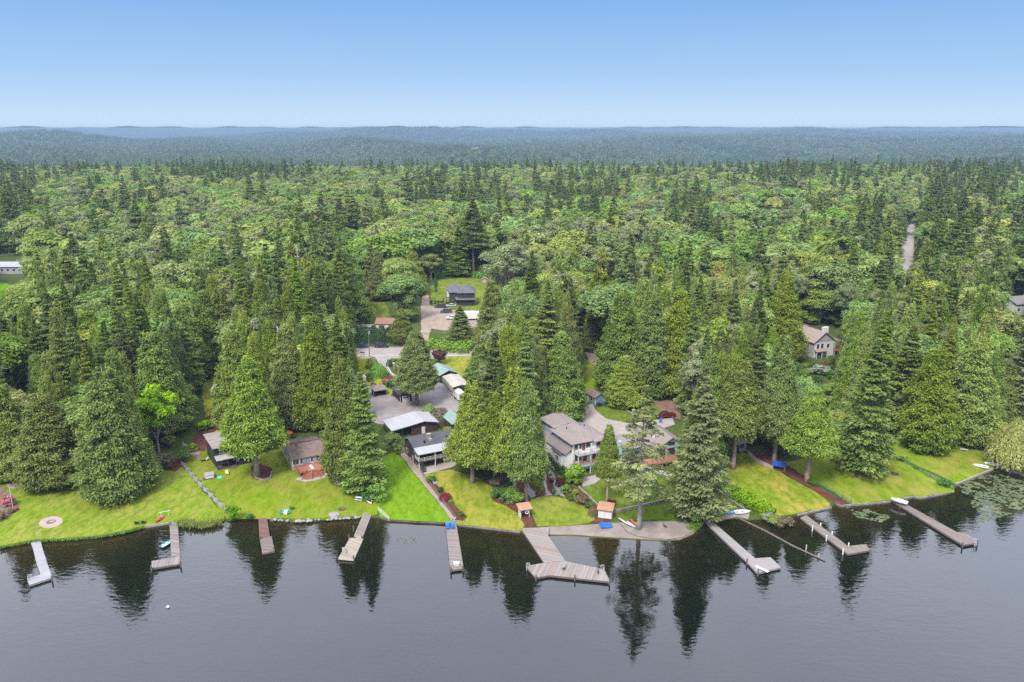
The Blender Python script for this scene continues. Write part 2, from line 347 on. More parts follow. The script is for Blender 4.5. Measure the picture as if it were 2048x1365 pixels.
SHT=[ # name, material, lift, jitter, photo outline
 ('lawn',LM['a'],.05,.5,[(-160,1118),(0,1095),(62,1083),(124,1080),(205,1073),(253,1064),(286,1055),(339,1046),(357,1044),(410,1052),(452,1040),(440,1020),(400,975),(365,935),(330,935),(285,950),(200,950),(120,955),(60,930),(20,905),(-160,930)]),
 ('lawn',LM['b'],.05,.4,[(456,1040),(498,1038),(541,1039),(597,1042),(649,1039),(722,1034),(757,1030),(752,1000),(730,975),(690,960),(640,925),(560,895),(530,890),(420,880),(365,900),(363,930),(400,974),(440,1018)]),
 ('lawn',LM['c'],.05,.12,[(760,1034),(779,1040),(888,1046),(905,1048),(900,1036),(862,990),(825,945),(803,915),(785,905),(765,915),(745,955),(752,1000)]),
 ('lawn',LM['d'],.05,.15,[(912,1047),(921,1050),(1000,1059),(1041,1063),(1050,1050),(1035,1025),(1010,1008),(985,990),(985,975),(955,955),(900,940),(862,945),(840,955),(885,1005)]),
 ('lawn',LM['e'],.05,.12,[(1075,1054),(1100,1053),(1150,1051),(1176,1048),(1190,1040),(1180,1020),(1150,1003),(1115,994),(1085,993),(1062,1000),(1058,1012),(1066,1035)]),
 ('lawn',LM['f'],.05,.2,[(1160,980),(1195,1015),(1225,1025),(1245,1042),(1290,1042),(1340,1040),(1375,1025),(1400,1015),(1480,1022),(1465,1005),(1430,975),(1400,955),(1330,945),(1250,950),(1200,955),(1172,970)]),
 ('lawn',LM['h'],.05,.4,[(1500,1010),(1520,1022),(1545,1033),(1560,1034),(1595,1029),(1660,1014),(1662,1008),(1640,990),(1610,975),(1560,945),(1520,925),(1480,900),(1440,930),(1432,955)]),
 ('lawn',LM['g'],.05,.4,[(1700,1008),(1783,1001),(1827,992),(1841,995),(1904,984),(1904,972),(1880,955),(1830,935),(1775,905),(1750,885),(1700,890),(1600,920),(1560,925),(1620,960),(1665,985)]),
 ('lawn',LM['g'],.05,.3,[(1910,969),(1985,938),(1998,930),(2000,905),(1960,890),(1925,865),(1880,835),(1800,840),(1745,850),(1755,885),(1780,903),(1830,932),(1880,952)]),
 ('lawn',LM['h'],.05,.3,[(714,715),(735,720),(740,745),(765,760),(790,775),(778,800),(760,800),(735,775),(715,760)]),
 ('lawn',LM['d'],.05,.3,[(880,714),(940,714),(960,720),(955,790),(935,770),(905,745),(880,735)]),
 ('lawn',LM['h'],.05,.3,[(1160,715),(1185,725),(1222,755),(1215,775),(1180,782),(1160,775)]),
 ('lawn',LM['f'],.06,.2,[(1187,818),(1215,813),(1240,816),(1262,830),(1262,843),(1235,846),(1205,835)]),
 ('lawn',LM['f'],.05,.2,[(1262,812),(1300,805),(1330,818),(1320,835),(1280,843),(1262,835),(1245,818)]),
 ('lawn',LM['h'],.05,.4,[(405,735),(440,738),(440,790),(428,830),(412,835),(405,790)]),
 ('lawn',LM['i'],.05,.6,[(858,575),(880,560),(920,556),(985,560),(1010,585),(985,640),(940,625),(862,610)]),
 ('lawn',LM['i'],.05,.5,[(725,640),(735,600),(770,605),(785,640),(760,655)]),
 ('lawn',LM['c'],.05,.5,[(-60,570),(0,565),(28,572),(24,598),(-60,605)]),
 ('lawn',LM['d'],.05,.5,[(95,790),(130,770),(150,790),(130,830),(100,830)]),
 ('garden_bed',BED,.09,.12,[(985,1003),(988,985),(1010,975),(1000,960),(1020,945),(1060,938),(1083,925),(1100,965),(1105,990),(1085,992),(1062,999),(1056,1012),(1064,1036),(1073,1055),(1052,1056),(1036,1028),(1010,1012)]),
 ('garden_bed',BED,.09,.12,[(1088,930),(1110,950),(1140,970),(1163,985),(1196,1018),(1225,1040),(1205,1050),(1180,1046),(1192,1040),(1182,1018),(1150,1001),(1112,992),(1098,965)]),
 ('garden_bed',BED,.09,.12,[(845,962),(860,958),(890,985),(905,1005),(918,1020),(935,1035),(925,1043),(908,1040),(885,1008)]),
 ('garden_bed',BED,.08,.4,[(380,895),(400,850),(420,830),(440,838),(438,862),(430,880),(405,905)]),
 ('garden_bed',BED,.08,.3,[(500,935),(520,928),(545,938),(542,955),(515,962),(503,952)]),
 ('garden_bed',BED,.08,.3,[(205,978),(240,970),(290,945),(300,955),(270,975),(235,988)]),
 ('garden_bed',BED,.08,.3,[(310,935),(350,945),(372,928),(365,915),(330,925)]),
 ('garden_bed',BED,.08,.3,[(1490,905),(1530,900),(1580,935),(1640,975),(1655,985),(1700,1008),(1682,1011),(1640,992),(1605,968),(1550,940)]),
 ('garden_bed',BED,.08,.3,[(748,732),(765,735),(800,765),(812,790),(790,775),(770,760),(752,748)]),
 ('driveway',ASPH,.07,.15,[(740,775),(790,795),(840,780),(880,765),(930,800),(925,840),(880,842),(830,830),(765,850),(735,845),(728,810)]),
 ('driveway',ROADM,.075,.05,[(742,712),(788,712),(778,722),(775,738),(790,755),(830,780),(800,790),(770,762),(750,735)]),
 ('driveway',CONC,.07,.1,[(1163,815),(1185,808),(1190,820),(1212,838),(1260,848),(1345,836),(1350,850),(1260,880),(1200,885),(1170,850),(1155,830)]),
 ('driveway',REDDIRT,.07,.25,[(1300,790),(1345,780),(1362,800),(1362,840),(1335,835),(1312,812)]),
 ('driveway',GRAV,.07,.2,[(1168,700),(1180,698),(1195,715),(1222,752),(1218,757),(1180,725)]),
 ('driveway',GRAV,.07,.2,[(842,612),(850,560),(846,545),(850,545),(858,600),(860,612),(895,618),(985,640),(985,652),(890,662),(862,658),(855,692),(842,690)]),
 ('patio',CONC,.08,.1,[(815,915),(835,952),(850,950),(905,935),(920,925),(880,920),(845,935),(822,908)]),
 ('patio',CONC,.08,.15,[(590,960),(610,965),(630,962),(668,952),(672,945),(650,940),(605,950)]),
 ('patio',CONC,.08,.15,[(1165,975),(1190,968),(1206,955),(1195,950),(1165,957)]),
 ('patio',GRAV,.08,.3,[(365,885),(400,905),(398,920),(365,900)]),
 ('path',CONC,.10,.04,[(1084,920),(1094,922),(1093,945),(1092,965),(1095,980),(1105,992),(1089,993),(1091,982),(1085,962),(1087,940)]),
 ('path',CONC,.10,.06,[(1490,900),(1497,902),(1515,918),(1550,936),(1545,940),(1508,923)]),
 ('path',GRAV,.10,.1,[(796,890),(806,893),(842,948),(880,1000),(914,1043),(905,1044),(872,1000),(830,950),(800,908)]),
 ('gravel_bed',mat('river_stones',(.27,.26,.26),.9,.5,3.5,(.12,.12,.13),.5,.9,.2),.11,.1,[(1047,955),(1052,955),(1060,975),(1072,993),(1062,998),(1052,985)]),
 ('gravel_bed',MATS['river_stones'],.11,.1,[(1096,935),(1108,948),(1112,965),(1125,985),(1131,997),(1122,995),(1108,975),(1100,955)]),
 ('beach',SANDM,.03,.06,[(1042,1060),(1100,1054),(1180,1050),(1235,1046),(1345,1043),(1375,1046),(1392,1058),(1386,1068),(1361,1079),(1327,1081),(1265,1078),(1185,1073),(1145,1070),(1100,1069.5)]),
 ('beach',SANDM,.03,.1,[(1404,1030),(1440,1024),(1500,1028),(1496,1039),(1476,1034),(1435,1042),(1410,1040)]),
 ('fire_ring_pad',mat('pink_sand',(.36,.27,.23),.95,.1,.5),.07,.05,[(102+24*math.cos(t*.393),1045.5+11.5*math.sin(t*.393)+(-3)*math.cos(t*.393)) for t in range(16)]),
 ('patio',mat('pink_sand',(.36,.27,.23)),.07,.1,[(33+20*math.cos(t*.393),971+7*math.sin(t*.393)+(-2)*math.cos(t*.393)) for t in range(16)]),
 ('garden_bed',EARTH,.075,.2,[(-60,985),(5,975),(35,1005),(38,1020),(10,1040),(-60,1060)]),
]
for k,(n,m,l,j,P) in enumerate(SHT):
    if n=='fire_ring_pad': n='path'
    w=[at(*p) for p in P]
    cut_sheet(n,jitter_poly(w,2.5,j,k) if j else w,m,l+.02,1.5)
# main road parallel to the shore, with shoulders and lines
RP=[at(-500,705),at(60,768),at(110,765),at(250,742),at(430,733),at(560,715),at(720,706),at(900,706),at(1000,703),at(1180,694),at(1400,668),at(1560,650),at(1700,632),at(2300,600)]
RP=[Vector((p.x,p.y)) for p in RP]
def smooth_path(P,n=6):
    out=[]
    for i in range(len(P)-1):
        p0=P[max(i-1,0)];p1=P[i];p2=P[i+1];p3=P[min(i+2,len(P)-1)]
        for k in range(n):
            t=k/n
            out.append(.5*((2*p1)+(p2-p0)*t+(2*p0-5*p1+4*p2-p3)*t*t+(3*p1-p0-3*p2+p3)*t**3))
    return out+[P[-1]]
RPs=smooth_path(RP)
cut_sheet('road_verge',ribbon(RPs,13.5),GRAV,.035,3.0)
cut_sheet('road',ribbon(RPs,8.6),ROADM,.10,3.0)
LINE=mat('road_paint',(.75,.73,.68),.8,.1,2)
def offs(P,d):
    out=[]
    for i,p in enumerate(P):
        t=(P[min(i+1,len(P)-1)]-P[max(i-1,0)]).normalized(); out.append(p+Vector((-t.y,t.x))*d)
    return out
for d in (-3.7,3.7): cut_sheet('road_marking',ribbon(offs(RPs,d),.16),LINE,.125,3.0)
YEL=mat('yellow_road_paint',(.62,.42,.06),.8,.1,2)
for d in (-.13,.13): cut_sheet('road_marking',ribbon(offs(RPs,d),.12),YEL,.125,3.0)
# the long straight road through the wood on the right, and a gravel lane behind the dark house
FR=[at(1795,575),at(1812,530),at(1817,480),at(1824,432),at(1827,415)]
cut_sheet('road',ribbon([(p.x,p.y) for p in FR],4.6),ROADM,.1,6.0)
cut_sheet('road_verge',ribbon([(p.x,p.y) for p in FR],7),GRAV,.04,6.0)
# shore edging
WOODEDGE=mat('shore_timber',(.16,.13,.10),.9,.3,1.2,(.07,.06,.05),.5,.5)
def shore_wall(name,px0,px1,m,label,cat,h=.5,w=.3,n=None):
    pts=[p for p in SHORE if px0<p[0]<px1]
    def yy(px): 
        for (a,b),(c,d) in zip(SHORE,SHORE[1:]):
            if a<=px<=c: return b+(d-b)*(px-a)/(c-a)
    P=[(px0,yy(px0))]+pts+[(px1,yy(px1))]
    W=[atz(a,b,0) for a,b in P]; b=MB()
    for p,q in zip(W,W[1:]):
        d=(q-p).normalized()*.04
        nn=Vector((-d.y,d.x,0)).normalized()*.05
        b.bar(Vector((p.x,p.y,-.3))-d-nn,Vector((q.x,q.y,-.3))+d-nn,w,2*(.3+h),(0,0,1))
    o=b.build(name,m); tag(o,label,cat); return o
STONE=mat('shore_stone',(.24,.22,.2),.9,.35,1.5,(.1,.09,.085),.5,.6)
shore_wall('shore_wall',286,339,CONC,'short pale concrete lake wall left of the weathered L-shaped dock','wall',.45)
shore_wall('shore_wall',760,888,WOODEDGE,'dark timber lake wall along the bright checkered lawn','wall',.42)
shore_wall('shore_wall',914,1040,STONE,'dark stone lake wall below the yellowed lawn beside the wide angled dock','wall',.45)
shore_wall('shore_wall',1595,1662,STONE,'rough stone edge below the straw-coloured lawn, right of the post-lined dock','wall',.4)
shore_wall('shore_wall',1670,1783,STONE,'low stone lake edge of the green lawn left of the far-right long dock','wall',.42)
shore_wall('shore_wall',1797,1906,STONE,'low stone lake edge between the longest right dock and the lily pads','wall',.42)
shore_wall('shore_wall',1911,1985,CONC,'pale straight lake wall under the two beached white boats','wall',.5)
shore_wall('shore_wall',541,722,STONE,'rocky shore edge between the red-brown dock and the wide-ended dock','wall',.38,.45)
shore_wall('shore_wall',124,286,mat('grassy_edge',(.16,.2,.05),.95,.3,1.5),'grassy bank edge between the pale L-shaped dock and the adirondack chairs','wall',.42)
# ------------------------------------------------------------------ trees
def leaf_mesh(name,p,d,s,l,w,tone,m,fold=.12):
    n=len(p); nrm=np.cross(d,s)
    v=np.empty((n,4,3),np.float32)
    mid=p+d*(l*.5)[:,None]-nrm*0
    v[:,0]=p; v[:,1]=mid+s*(w*.5)[:,None]; v[:,2]=p+d*l[:,None]-np.array([0,0,1])*(l*fold)[:,None]; v[:,3]=mid-s*(w*.5)[:,None]
    me=bpy.data.meshes.new(name)
    me.vertices.add(n*4); me.vertices.foreach_set('co',v.ravel())
    me.loops.add(n*4); me.loops.foreach_set('vertex_index',np.arange(n*4,dtype=np.int32))
    me.polygons.add(n); me.polygons.foreach_set('loop_start',np.arange(0,n*4,4,dtype=np.int32))
    a=me.attributes.new('tone','FLOAT','FACE'); a.data.foreach_set('value',np.clip(tone,0,1).astype(np.float32))
    me.update(calc_edges=True); me.materials.append(m); return me
def unit(v): return v/np.maximum(np.linalg.norm(v,axis=-1,keepdims=True),1e-6)
def conifer(name,m,seed,Ht=30.,Rad=5.,base=.05,nb=300,per=46,ts=.25,prof='cedar',ll=.42,lw=.22,droop=.35,gap=0.,lo=.12):
    g=np.random.default_rng(seed)
    if prof=='cedar':
        t=base+(1-base)*(1-np.sqrt(1-g.random(nb)*.985))            # more branches low, where the crown is wide
        q=(t-base)/(1-base)
        r=Rad*np.minimum(1,(q+.10)/.20)**.5*np.clip(1-q,0,1)**.86
        r*=1+.05*np.sin(seed+q*9)+g.normal(0,.14,nb)
        az=g.random(nb)*2*np.pi
        lump=1+.09*np.sin(2*az+seed+q*3)+.07*np.sin(3*az+q*11+seed*2)
        r=np.maximum(r*lump,.25)
    else:
        nw=int(nb/8); wh=np.repeat(np.linspace(0,1,nw)**1.12,8)[:nb]; nb=len(wh)
        q=np.clip(wh+g.normal(0,.010,nb),0,.995); t=base+(1-base)*q
        r=Rad*np.minimum(1,(q+.16)/.26)**.6*np.clip(1-q,0,1)**.86
        r=np.maximum(r*np.clip(g.normal(1,.2,nb),.45,1.4),.3)
        az=g.random(nb)*2*np.pi
        if gap: r*=np.where(g.random(nb)<gap,g.uniform(.2,.6,nb),1)
    s=np.sqrt(g.uniform((.42 if prof=='cedar' else lo)**2,1,(nb,per)))
    out=np.stack([np.cos(az),np.sin(az),0*az],-1); lat=np.stack([-np.sin(az),np.cos(az),0*az],-1)
    L=r[:,None]*s
    if prof=='cedar':
        z=t[:,None]*Ht+L*(-droop*1.5+droop*.9*s)+.12*r[:,None]
        wid=.30*r[:,None]*(1.15-s)+.28
        sp=g.normal(0,1,(nb,per))*wid*.6
        z=z+g.normal(0,.36,(nb,per))-np.abs(sp)*.15
    else:
        up=np.where(q<.5,-droop,droop*.4*(q-.5))[:,None]
        z=t[:,None]*Ht+L*up+.10*L*s
        wid=.26*r[:,None]*np.sin(np.pi*np.clip(s*.85+.1,0,1))+.12
        sp=g.uniform(-1,1,(nb,per))*wid
        z=z+g.normal(0,.09,(nb,per))-np.abs(sp)*.18
    p=out[:,None]*L[...,None]+lat[:,None]*sp[...,None]; p[...,2]=z
    p=p.reshape(-1,3); n=len(p)
    O=np.repeat(out,per,0); T=np.repeat(lat,per,0)
    sg=np.sign(sp.reshape(-1))[:,None]
    if prof=='cedar': d=O*g.uniform(.35,1.,(n,1))+T*sg*g.uniform(0,.9,(n,1))+np.array([0,0,1.])*g.uniform(-1.15,.15,(n,1))
    else: d=O*g.uniform(.5,1.,(n,1))+T*sg*g.uniform(.2,1.,(n,1))+np.array([0,0,1.])*g.uniform(-.45,.25,(n,1))
    d=unit(d); sd=unit(np.cross(d,unit(g.normal(0,.5 if prof=='cedar' else .3,(n,3))+np.array([0,0,.55])+O*.5)))
    rn=np.sort(np.hypot(p[:,0],p[:,1]))[int(n*.985)]; p[:,:2]*=Rad/rn
    tone=np.repeat(g.normal(.47,.15,nb),per)+g.normal(0,ts,n)
    l=ll*g.uniform(.6,1.25,n)*np.clip(.5+np.repeat(r,per)/3,.55,1.1); w=lw*g.uniform(.7,1.3,n)
    return leaf_mesh(name,p,d,sd,l,w,tone,m),(t,r,az)
def broadleaf(name,m,seed,Ht=20.,Rad=6.,base=.22,lobes=30,per=330,ls=.55,vs=1.0,lobe=(.26,.42),open_=0.,ts=.22):
    g=np.random.default_rng(seed); cz=Ht*(base+(1-base)*.48); rz=Ht*(1-base)*.46*vs
    u=unit(g.normal(0,1,(lobes,3))); u[:,2]=np.abs(u[:,2])*np.where(g.random(lobes)<.74,1,-.75)
    k=g.uniform(.45,.85,(lobes,1)); c=u*k*np.array([Rad,Rad,rz]); c[:,2]+=cz
    lr=g.uniform(*lobe,lobes)*Rad
    v=unit(g.normal(0,1,(lobes,per,3))); v[...,2]=np.where(v[...,2]<-.35,-v[...,2],v[...,2])
    rad=lr[:,None]*g.uniform(.62,1.06,(lobes,per))*(1+.18*np.sin(v[...,0]*5+v[...,1]*4+np.arange(lobes)[:,None]))
    p=c[:,None]+v*rad[...,None]*np.array([1,1,.8]); p=p.reshape(-1,3); n=len(p)
    nr=unit(v.reshape(-1,3)*1.2+g.normal(0,.42,(n,3))+np.array([0,0,.30]))
    d=unit(np.cross(nr,g.normal(0,1,(n,3)))); sd=np.cross(nr,d)
    rn=np.sort(np.hypot(p[:,0],p[:,1]))[int(n*.985)]; p[:,:2]*=Rad/rn; c=c*np.array([Rad/rn,Rad/rn,1])
    tone=np.repeat(g.normal(.45,.12,lobes),per)+g.normal(0,ts,n)
    if open_: 
        ok=g.random(n)>open_; p,d,sd,tone=p[ok],d[ok],sd[ok],tone[ok]; n=len(p)
    return leaf_mesh(name,p-d*ls*.5,d,sd,ls*g.uniform(.6,1.4,n),ls*.75*g.uniform(.6,1.3,n),tone,m,.18),c
def willow_mesh(name,m,seed,Ht=14.,Rad=7.):
    g=np.random.default_rng(seed); nb=420
    az=g.random(nb)*6.283; q=np.sqrt(g.random(nb)); rr=Rad*q; top=Ht*(1-.55*q**2)*g.uniform(.85,1.02,nb)
    per=34; k=np.linspace(0,1,per)[None]*np.ones((nb,1)); ln=(top-.6)*g.uniform(.3,.85,nb)
    z=top[:,None]-k*ln[:,None]; R_=rr[:,None]+.7*np.sin(k*2.2)
    p=np.stack([np.cos(az)[:,None]*R_,np.sin(az)[:,None]*R_,z],-1)+g.normal(0,.22,(nb,per,3)); p=p.reshape(-1,3); n=len(p)
    O=np.repeat(np.stack([np.cos(az),np.sin(az),0*az],-1),per,0)
    d=unit(O*.25+g.normal(0,.3,(n,3))+np.array([0,0,-1.])); sd=unit(np.cross(d,O+g.normal(0,.5,(n,3))))
    return leaf_mesh(name,p,d,sd,.75*g.uniform(.7,1.3,n),.24*g.uniform(.7,1.3,n),np.repeat(g.normal(.5,.16,nb),per)+g.normal(0,.14,n),m,.05)
BARK=mat('cedar_bark',(.36,.27,.215),.95,.3,1.2,(.2,.14,.11),.5,.6,.05)
BARKF=mat('fir_bark',(.2,.17,.15),.95,.35,1.2,(.07,.06,.055),.5,.6,.05)
BARKP=mat('pale_bark',(.34,.31,.27),.95,.3,1.2,(.2,.18,.16),.5,.6,.05)
def trunk_mesh(name,m,Ht,r0,seed,limbs=None,top=.90,lean=.25):
    g=random.Random(seed); b=MB(); P=[];rs=[]
    for i in range(9):
        t=i/8; P.append((g.uniform(-lean,lean)*t*.6,g.uniform(-lean,lean)*t*.6,-1.2+(Ht*top+1.2)*t)); rs.append(max(.03,r0*(1.35 if i==0 else 1-.96*t)))
    b.tube(P,rs,8)
    for L in limbs or []:
        b.tube(L[0],L[1],4,False)
    o=MB.build(b,name,m); me=o.data; bpy.data.objects.remove(o)
    for p in me.polygons: p.use_smooth=True
    return me
def fir_limbs(info,Ht,seed,frac=.5,droop=.3):
    t,r,az=info; g=random.Random(seed); out=[]
    for i in range(len(t)):
        if g.random()<frac:
            L=r[i]*.85; z=t[i]*Ht; u=-droop if t[i]<.55 else 0
            out.append(([(0,0,z),(math.cos(az[i])*L*.5,math.sin(az[i])*L*.5,z+u*L*.5+.02*L),(math.cos(az[i])*L,math.sin(az[i])*L,z+u*L+.1*L)],[.10,.06,.02]))
    return out
def broad_limbs(c,Ht,base,seed):
    g=random.Random(seed); out=[]
    for q in c:
        z0=Ht*(base*.8+g.random()*.25*(1-base)); out.append(([(0,0,z0),(q[0]*.5,q[1]*.5,z0*.4+q[2]*.6-.2),(q[0]*.95,q[1]*.95,q[2])],[.17,.10,.04]))
    return out
CED=leafmat('cedar_foliage',(0.07006,0.1131,0.0144),(0.2542,0.3131,0.0504),.3)
CED2=leafmat('dark_cedar_foliage',(0.0565,0.0909,0.0162),(0.1977,0.2475,0.0468),.3)
FIR=leafmat('fir_foliage',(0.05085,0.08585,0.018),(0.1865,0.2373,0.0558),.26)
FIRG=leafmat('grey_fir_foliage',(0.0791,0.1111,0.0342),(0.2486,0.2828,0.0945),.24)
MAP=leafmat('maple_foliage',(0.0791,0.1313,0.0234),(0.2542,0.3484,0.0765),.34,hv=.5)
MAPY=leafmat('yellow_green_foliage',(0.1356,0.1667,0.0342),(0.3503,0.3889,0.1035),.34,hv=.4)
ALD=leafmat('alder_foliage',(0.1186,0.1464,0.0558),(0.2994,0.3283,0.1395),.34,hv=.4)
LIMEF=leafmat('lime_foliage',(.12,.24,.012),(.30,.48,.03),.3,hv=.1)
WIL=leafmat('willow_foliage',(.17,.21,.05),(.36,.40,.14),.25,hv=.1)
REDF=leafmat('red_maple_foliage',(.030,.010,.012),(.15,.045,.050),.2,hv=.1)
PALEF=leafmat('pale_blossom_foliage',(.24,.23,.15),(.5,.46,.34),.25,hv=.1)
PROTO={}
def proto(kind,crown,trunk,Ht,Rad): PROTO[kind]=(crown,trunk,Ht,Rad)
for i,(bs,sd,nb) in enumerate(((.04,11,860),(.06,12,840),(.24,13,760),(.36,14,700))):
    cr,inf=conifer('cedar_crown',CED,sd,30,5.2,bs,nb,80); proto('cedar'+'abcd'[i],cr,trunk_mesh('cedar_trunk',BARK,30,.52,sd),30,5.2)
for i,(bs,sd,nb) in enumerate(((.05,15,860),(.24,16,800))):
    cr,inf=conifer('dark_cedar_crown',CED2,sd,30,5.6,bs,nb,80); proto('dark'+'ab'[i],cr,trunk_mesh('cedar_trunk',BARK,30,.52,sd),30,5.6)
for i,(bs,sd,nb,ml) in enumerate(((.06,21,440,FIR),(.10,22,420,CED),(.40,23,330,FIR),(.08,24,460,FIRG))):
    cr,inf=conifer('fir_crown',ml,sd,34,5.0,bs,nb,70,.25,'fir',.58,.26,.28,.12); proto('fir'+'abcd'[i],cr,trunk_mesh('fir_trunk',BARKF,34,.6,sd,fir_limbs(inf,34,sd,.3,.26)),34,5.0)
cr,inf=conifer('open_fir_crown',FIRG,31,34,6.0,.28,150,110,.25,'fir',.6,.26,.20,.38,.35); proto('open',cr,trunk_mesh('fir_trunk',BARKP,34,.55,31,fir_limbs(inf,34,31,1,.2)),34,6.0)
for i,(sd,ml,bs,vs) in enumerate(((41,MAP,.18,1),(42,MAP,.25,1),(43,MAPY,.2,1),(44,MAP,.15,.9),(45,MAPY,.2,1))):
    cr,cc=broadleaf('maple_crown',ml,sd,20,6.2,bs,40,520,.46,vs); proto('maple'+'abcde'[i],cr,trunk_mesh('maple_trunk',BARKP,20,.42,sd,broad_limbs(cc,20,bs,sd),.62),20,6.2)
cr,cc=broadleaf('maple_crown',MAP,46,20,6.2,-.05,46,520,.46,1.0); proto('maplef',cr,trunk_mesh('maple_trunk',BARKP,20,.42,46,broad_limbs(cc,20,.1,46),.62),20,6.2)
for i,(sd,bs) in enumerate(((51,.25),(52,.2))):
    cr,cc=broadleaf('alder_crown',ALD,sd,24,4.6,bs,40,460,.4,1.08,(.26,.40)); proto('alder'+'ab'[i],cr,trunk_mesh('alder_trunk',BARKP,24,.35,sd,broad_limbs(cc,24,bs,sd),.8),24,4.6)
cr,cc=broadleaf('cottonwood_crown',ALD,53,26,6.5,.22,44,330,.42,1.05,(.16,.28)); proto('cottonwood',cr,trunk_mesh('alder_trunk',BARKP,26,.45,53,broad_limbs(cc,26,.2,53),.85),26,6.5)
cr,cc=broadleaf('lime_crown',LIMEF,61,18,5,.1,34,260,.6,1.05,(.22,.36)); proto('lime',cr,trunk_mesh('maple_trunk',BARKP,18,.3,61,broad_limbs(cc,18,.15,61),.6),18,5)
cr,cc=broadleaf('red_maple_crown',REDF,62,7,3.4,.1,26,260,.42,1); proto('redmaple',cr,trunk_mesh('maple_trunk',BARKF,7,.2,62,broad_limbs(cc,7,.15,62),.6),7,3.4)
cr,cc=broadleaf('blossom_crown',PALEF,63,7,3.0,.2,26,120,.4,1); proto('blossom',cr,trunk_mesh('maple_trunk',BARKP,7,.2,63,broad_limbs(cc,7,.2,63),.6),7,3.0)
proto('willow',willow_mesh('willow_crown',WIL,64),trunk_mesh('willow_trunk',BARKP,14,.5,64,None,.7),14,7.5)
def snag_mesh(name,seed):
    g=random.Random(seed); L=[]
    for k in range(70):
        z=5+22*g.random(); a=g.random()*6.28; l=(30-z)*.13*g.uniform(.6,1.2)+.4
        L.append(([(0,0,z),(math.cos(a)*l*.6,math.sin(a)*l*.6,z-.1*l),(math.cos(a)*l,math.sin(a)*l,z-.35*l)],[.13,.09,.04]))
    return trunk_mesh(name,mat('bleached_wood',(.42,.37,.33),.9,.2),29,.35,seed,L)
SNAG=snag_mesh('snag_trunk',71)
def snag2():
    g=random.Random(72); L=[]
    for k in range(26):
        a=g.random()*6.28; e=g.uniform(.5,1.3); l=g.uniform(5,9); z0=g.uniform(8,13)
        p=Vector((0,0,z0)); q=p+Vector((math.cos(a)*math.cos(e),math.sin(a)*math.cos(e),math.sin(e)))*l; L.append(([p,(p+q)/2+Vector((0,0,-.3)),q],[.2,.14,.06]))
        for j in range(5):
            f=g.uniform(.4,1); s=p.lerp(q,f); d=Vector((g.uniform(-1,1),g.uniform(-1,1),g.uniform(0,1)))*2.2; L.append(([s,s+d*.5,s+d],[.1,.07,.04]))
    return trunk_mesh('snag_trunk',MATS['bleached_wood'],14,.4,72,L)
SNAG2=snag2()
NAMES={'cedar':'cedar_tree','dark':'cedar_tree','fir':'fir_tree','open':'fir_tree','maple':'broadleaf_tree','alder':'broadleaf_tree','cottonwood':'broadleaf_tree','lime':'broadleaf_tree','redmaple':'broadleaf_tree','blossom':'broadleaf_tree','willow':'willow_tree'}
def kindname(k):
    for q in ('cottonwood','redmaple','blossom','willow','open','lime','maple','alder','cedar','dark','fir'):
        if k.startswith(q): return NAMES[q]
def plant_tree(kind,x,y,h,r,label,group=None,rz=None):
    crown,trunk,Ht,Rad=PROTO[kind]
    e=empty(kindname(kind),(x,y,tz(x,y)),R.random()*6.28 if rz is None else rz,label,'tree',group,(r/Rad,r/Rad,h/Ht))
    link('trunk',trunk,None,e); link('crown',crown,None,e); return e
def top_h(px,x,y,top):
    v=(682.5-top)/F; t=y/(CP+v*SP); return H+t*(-SP+v*CP)-tz(x,y)
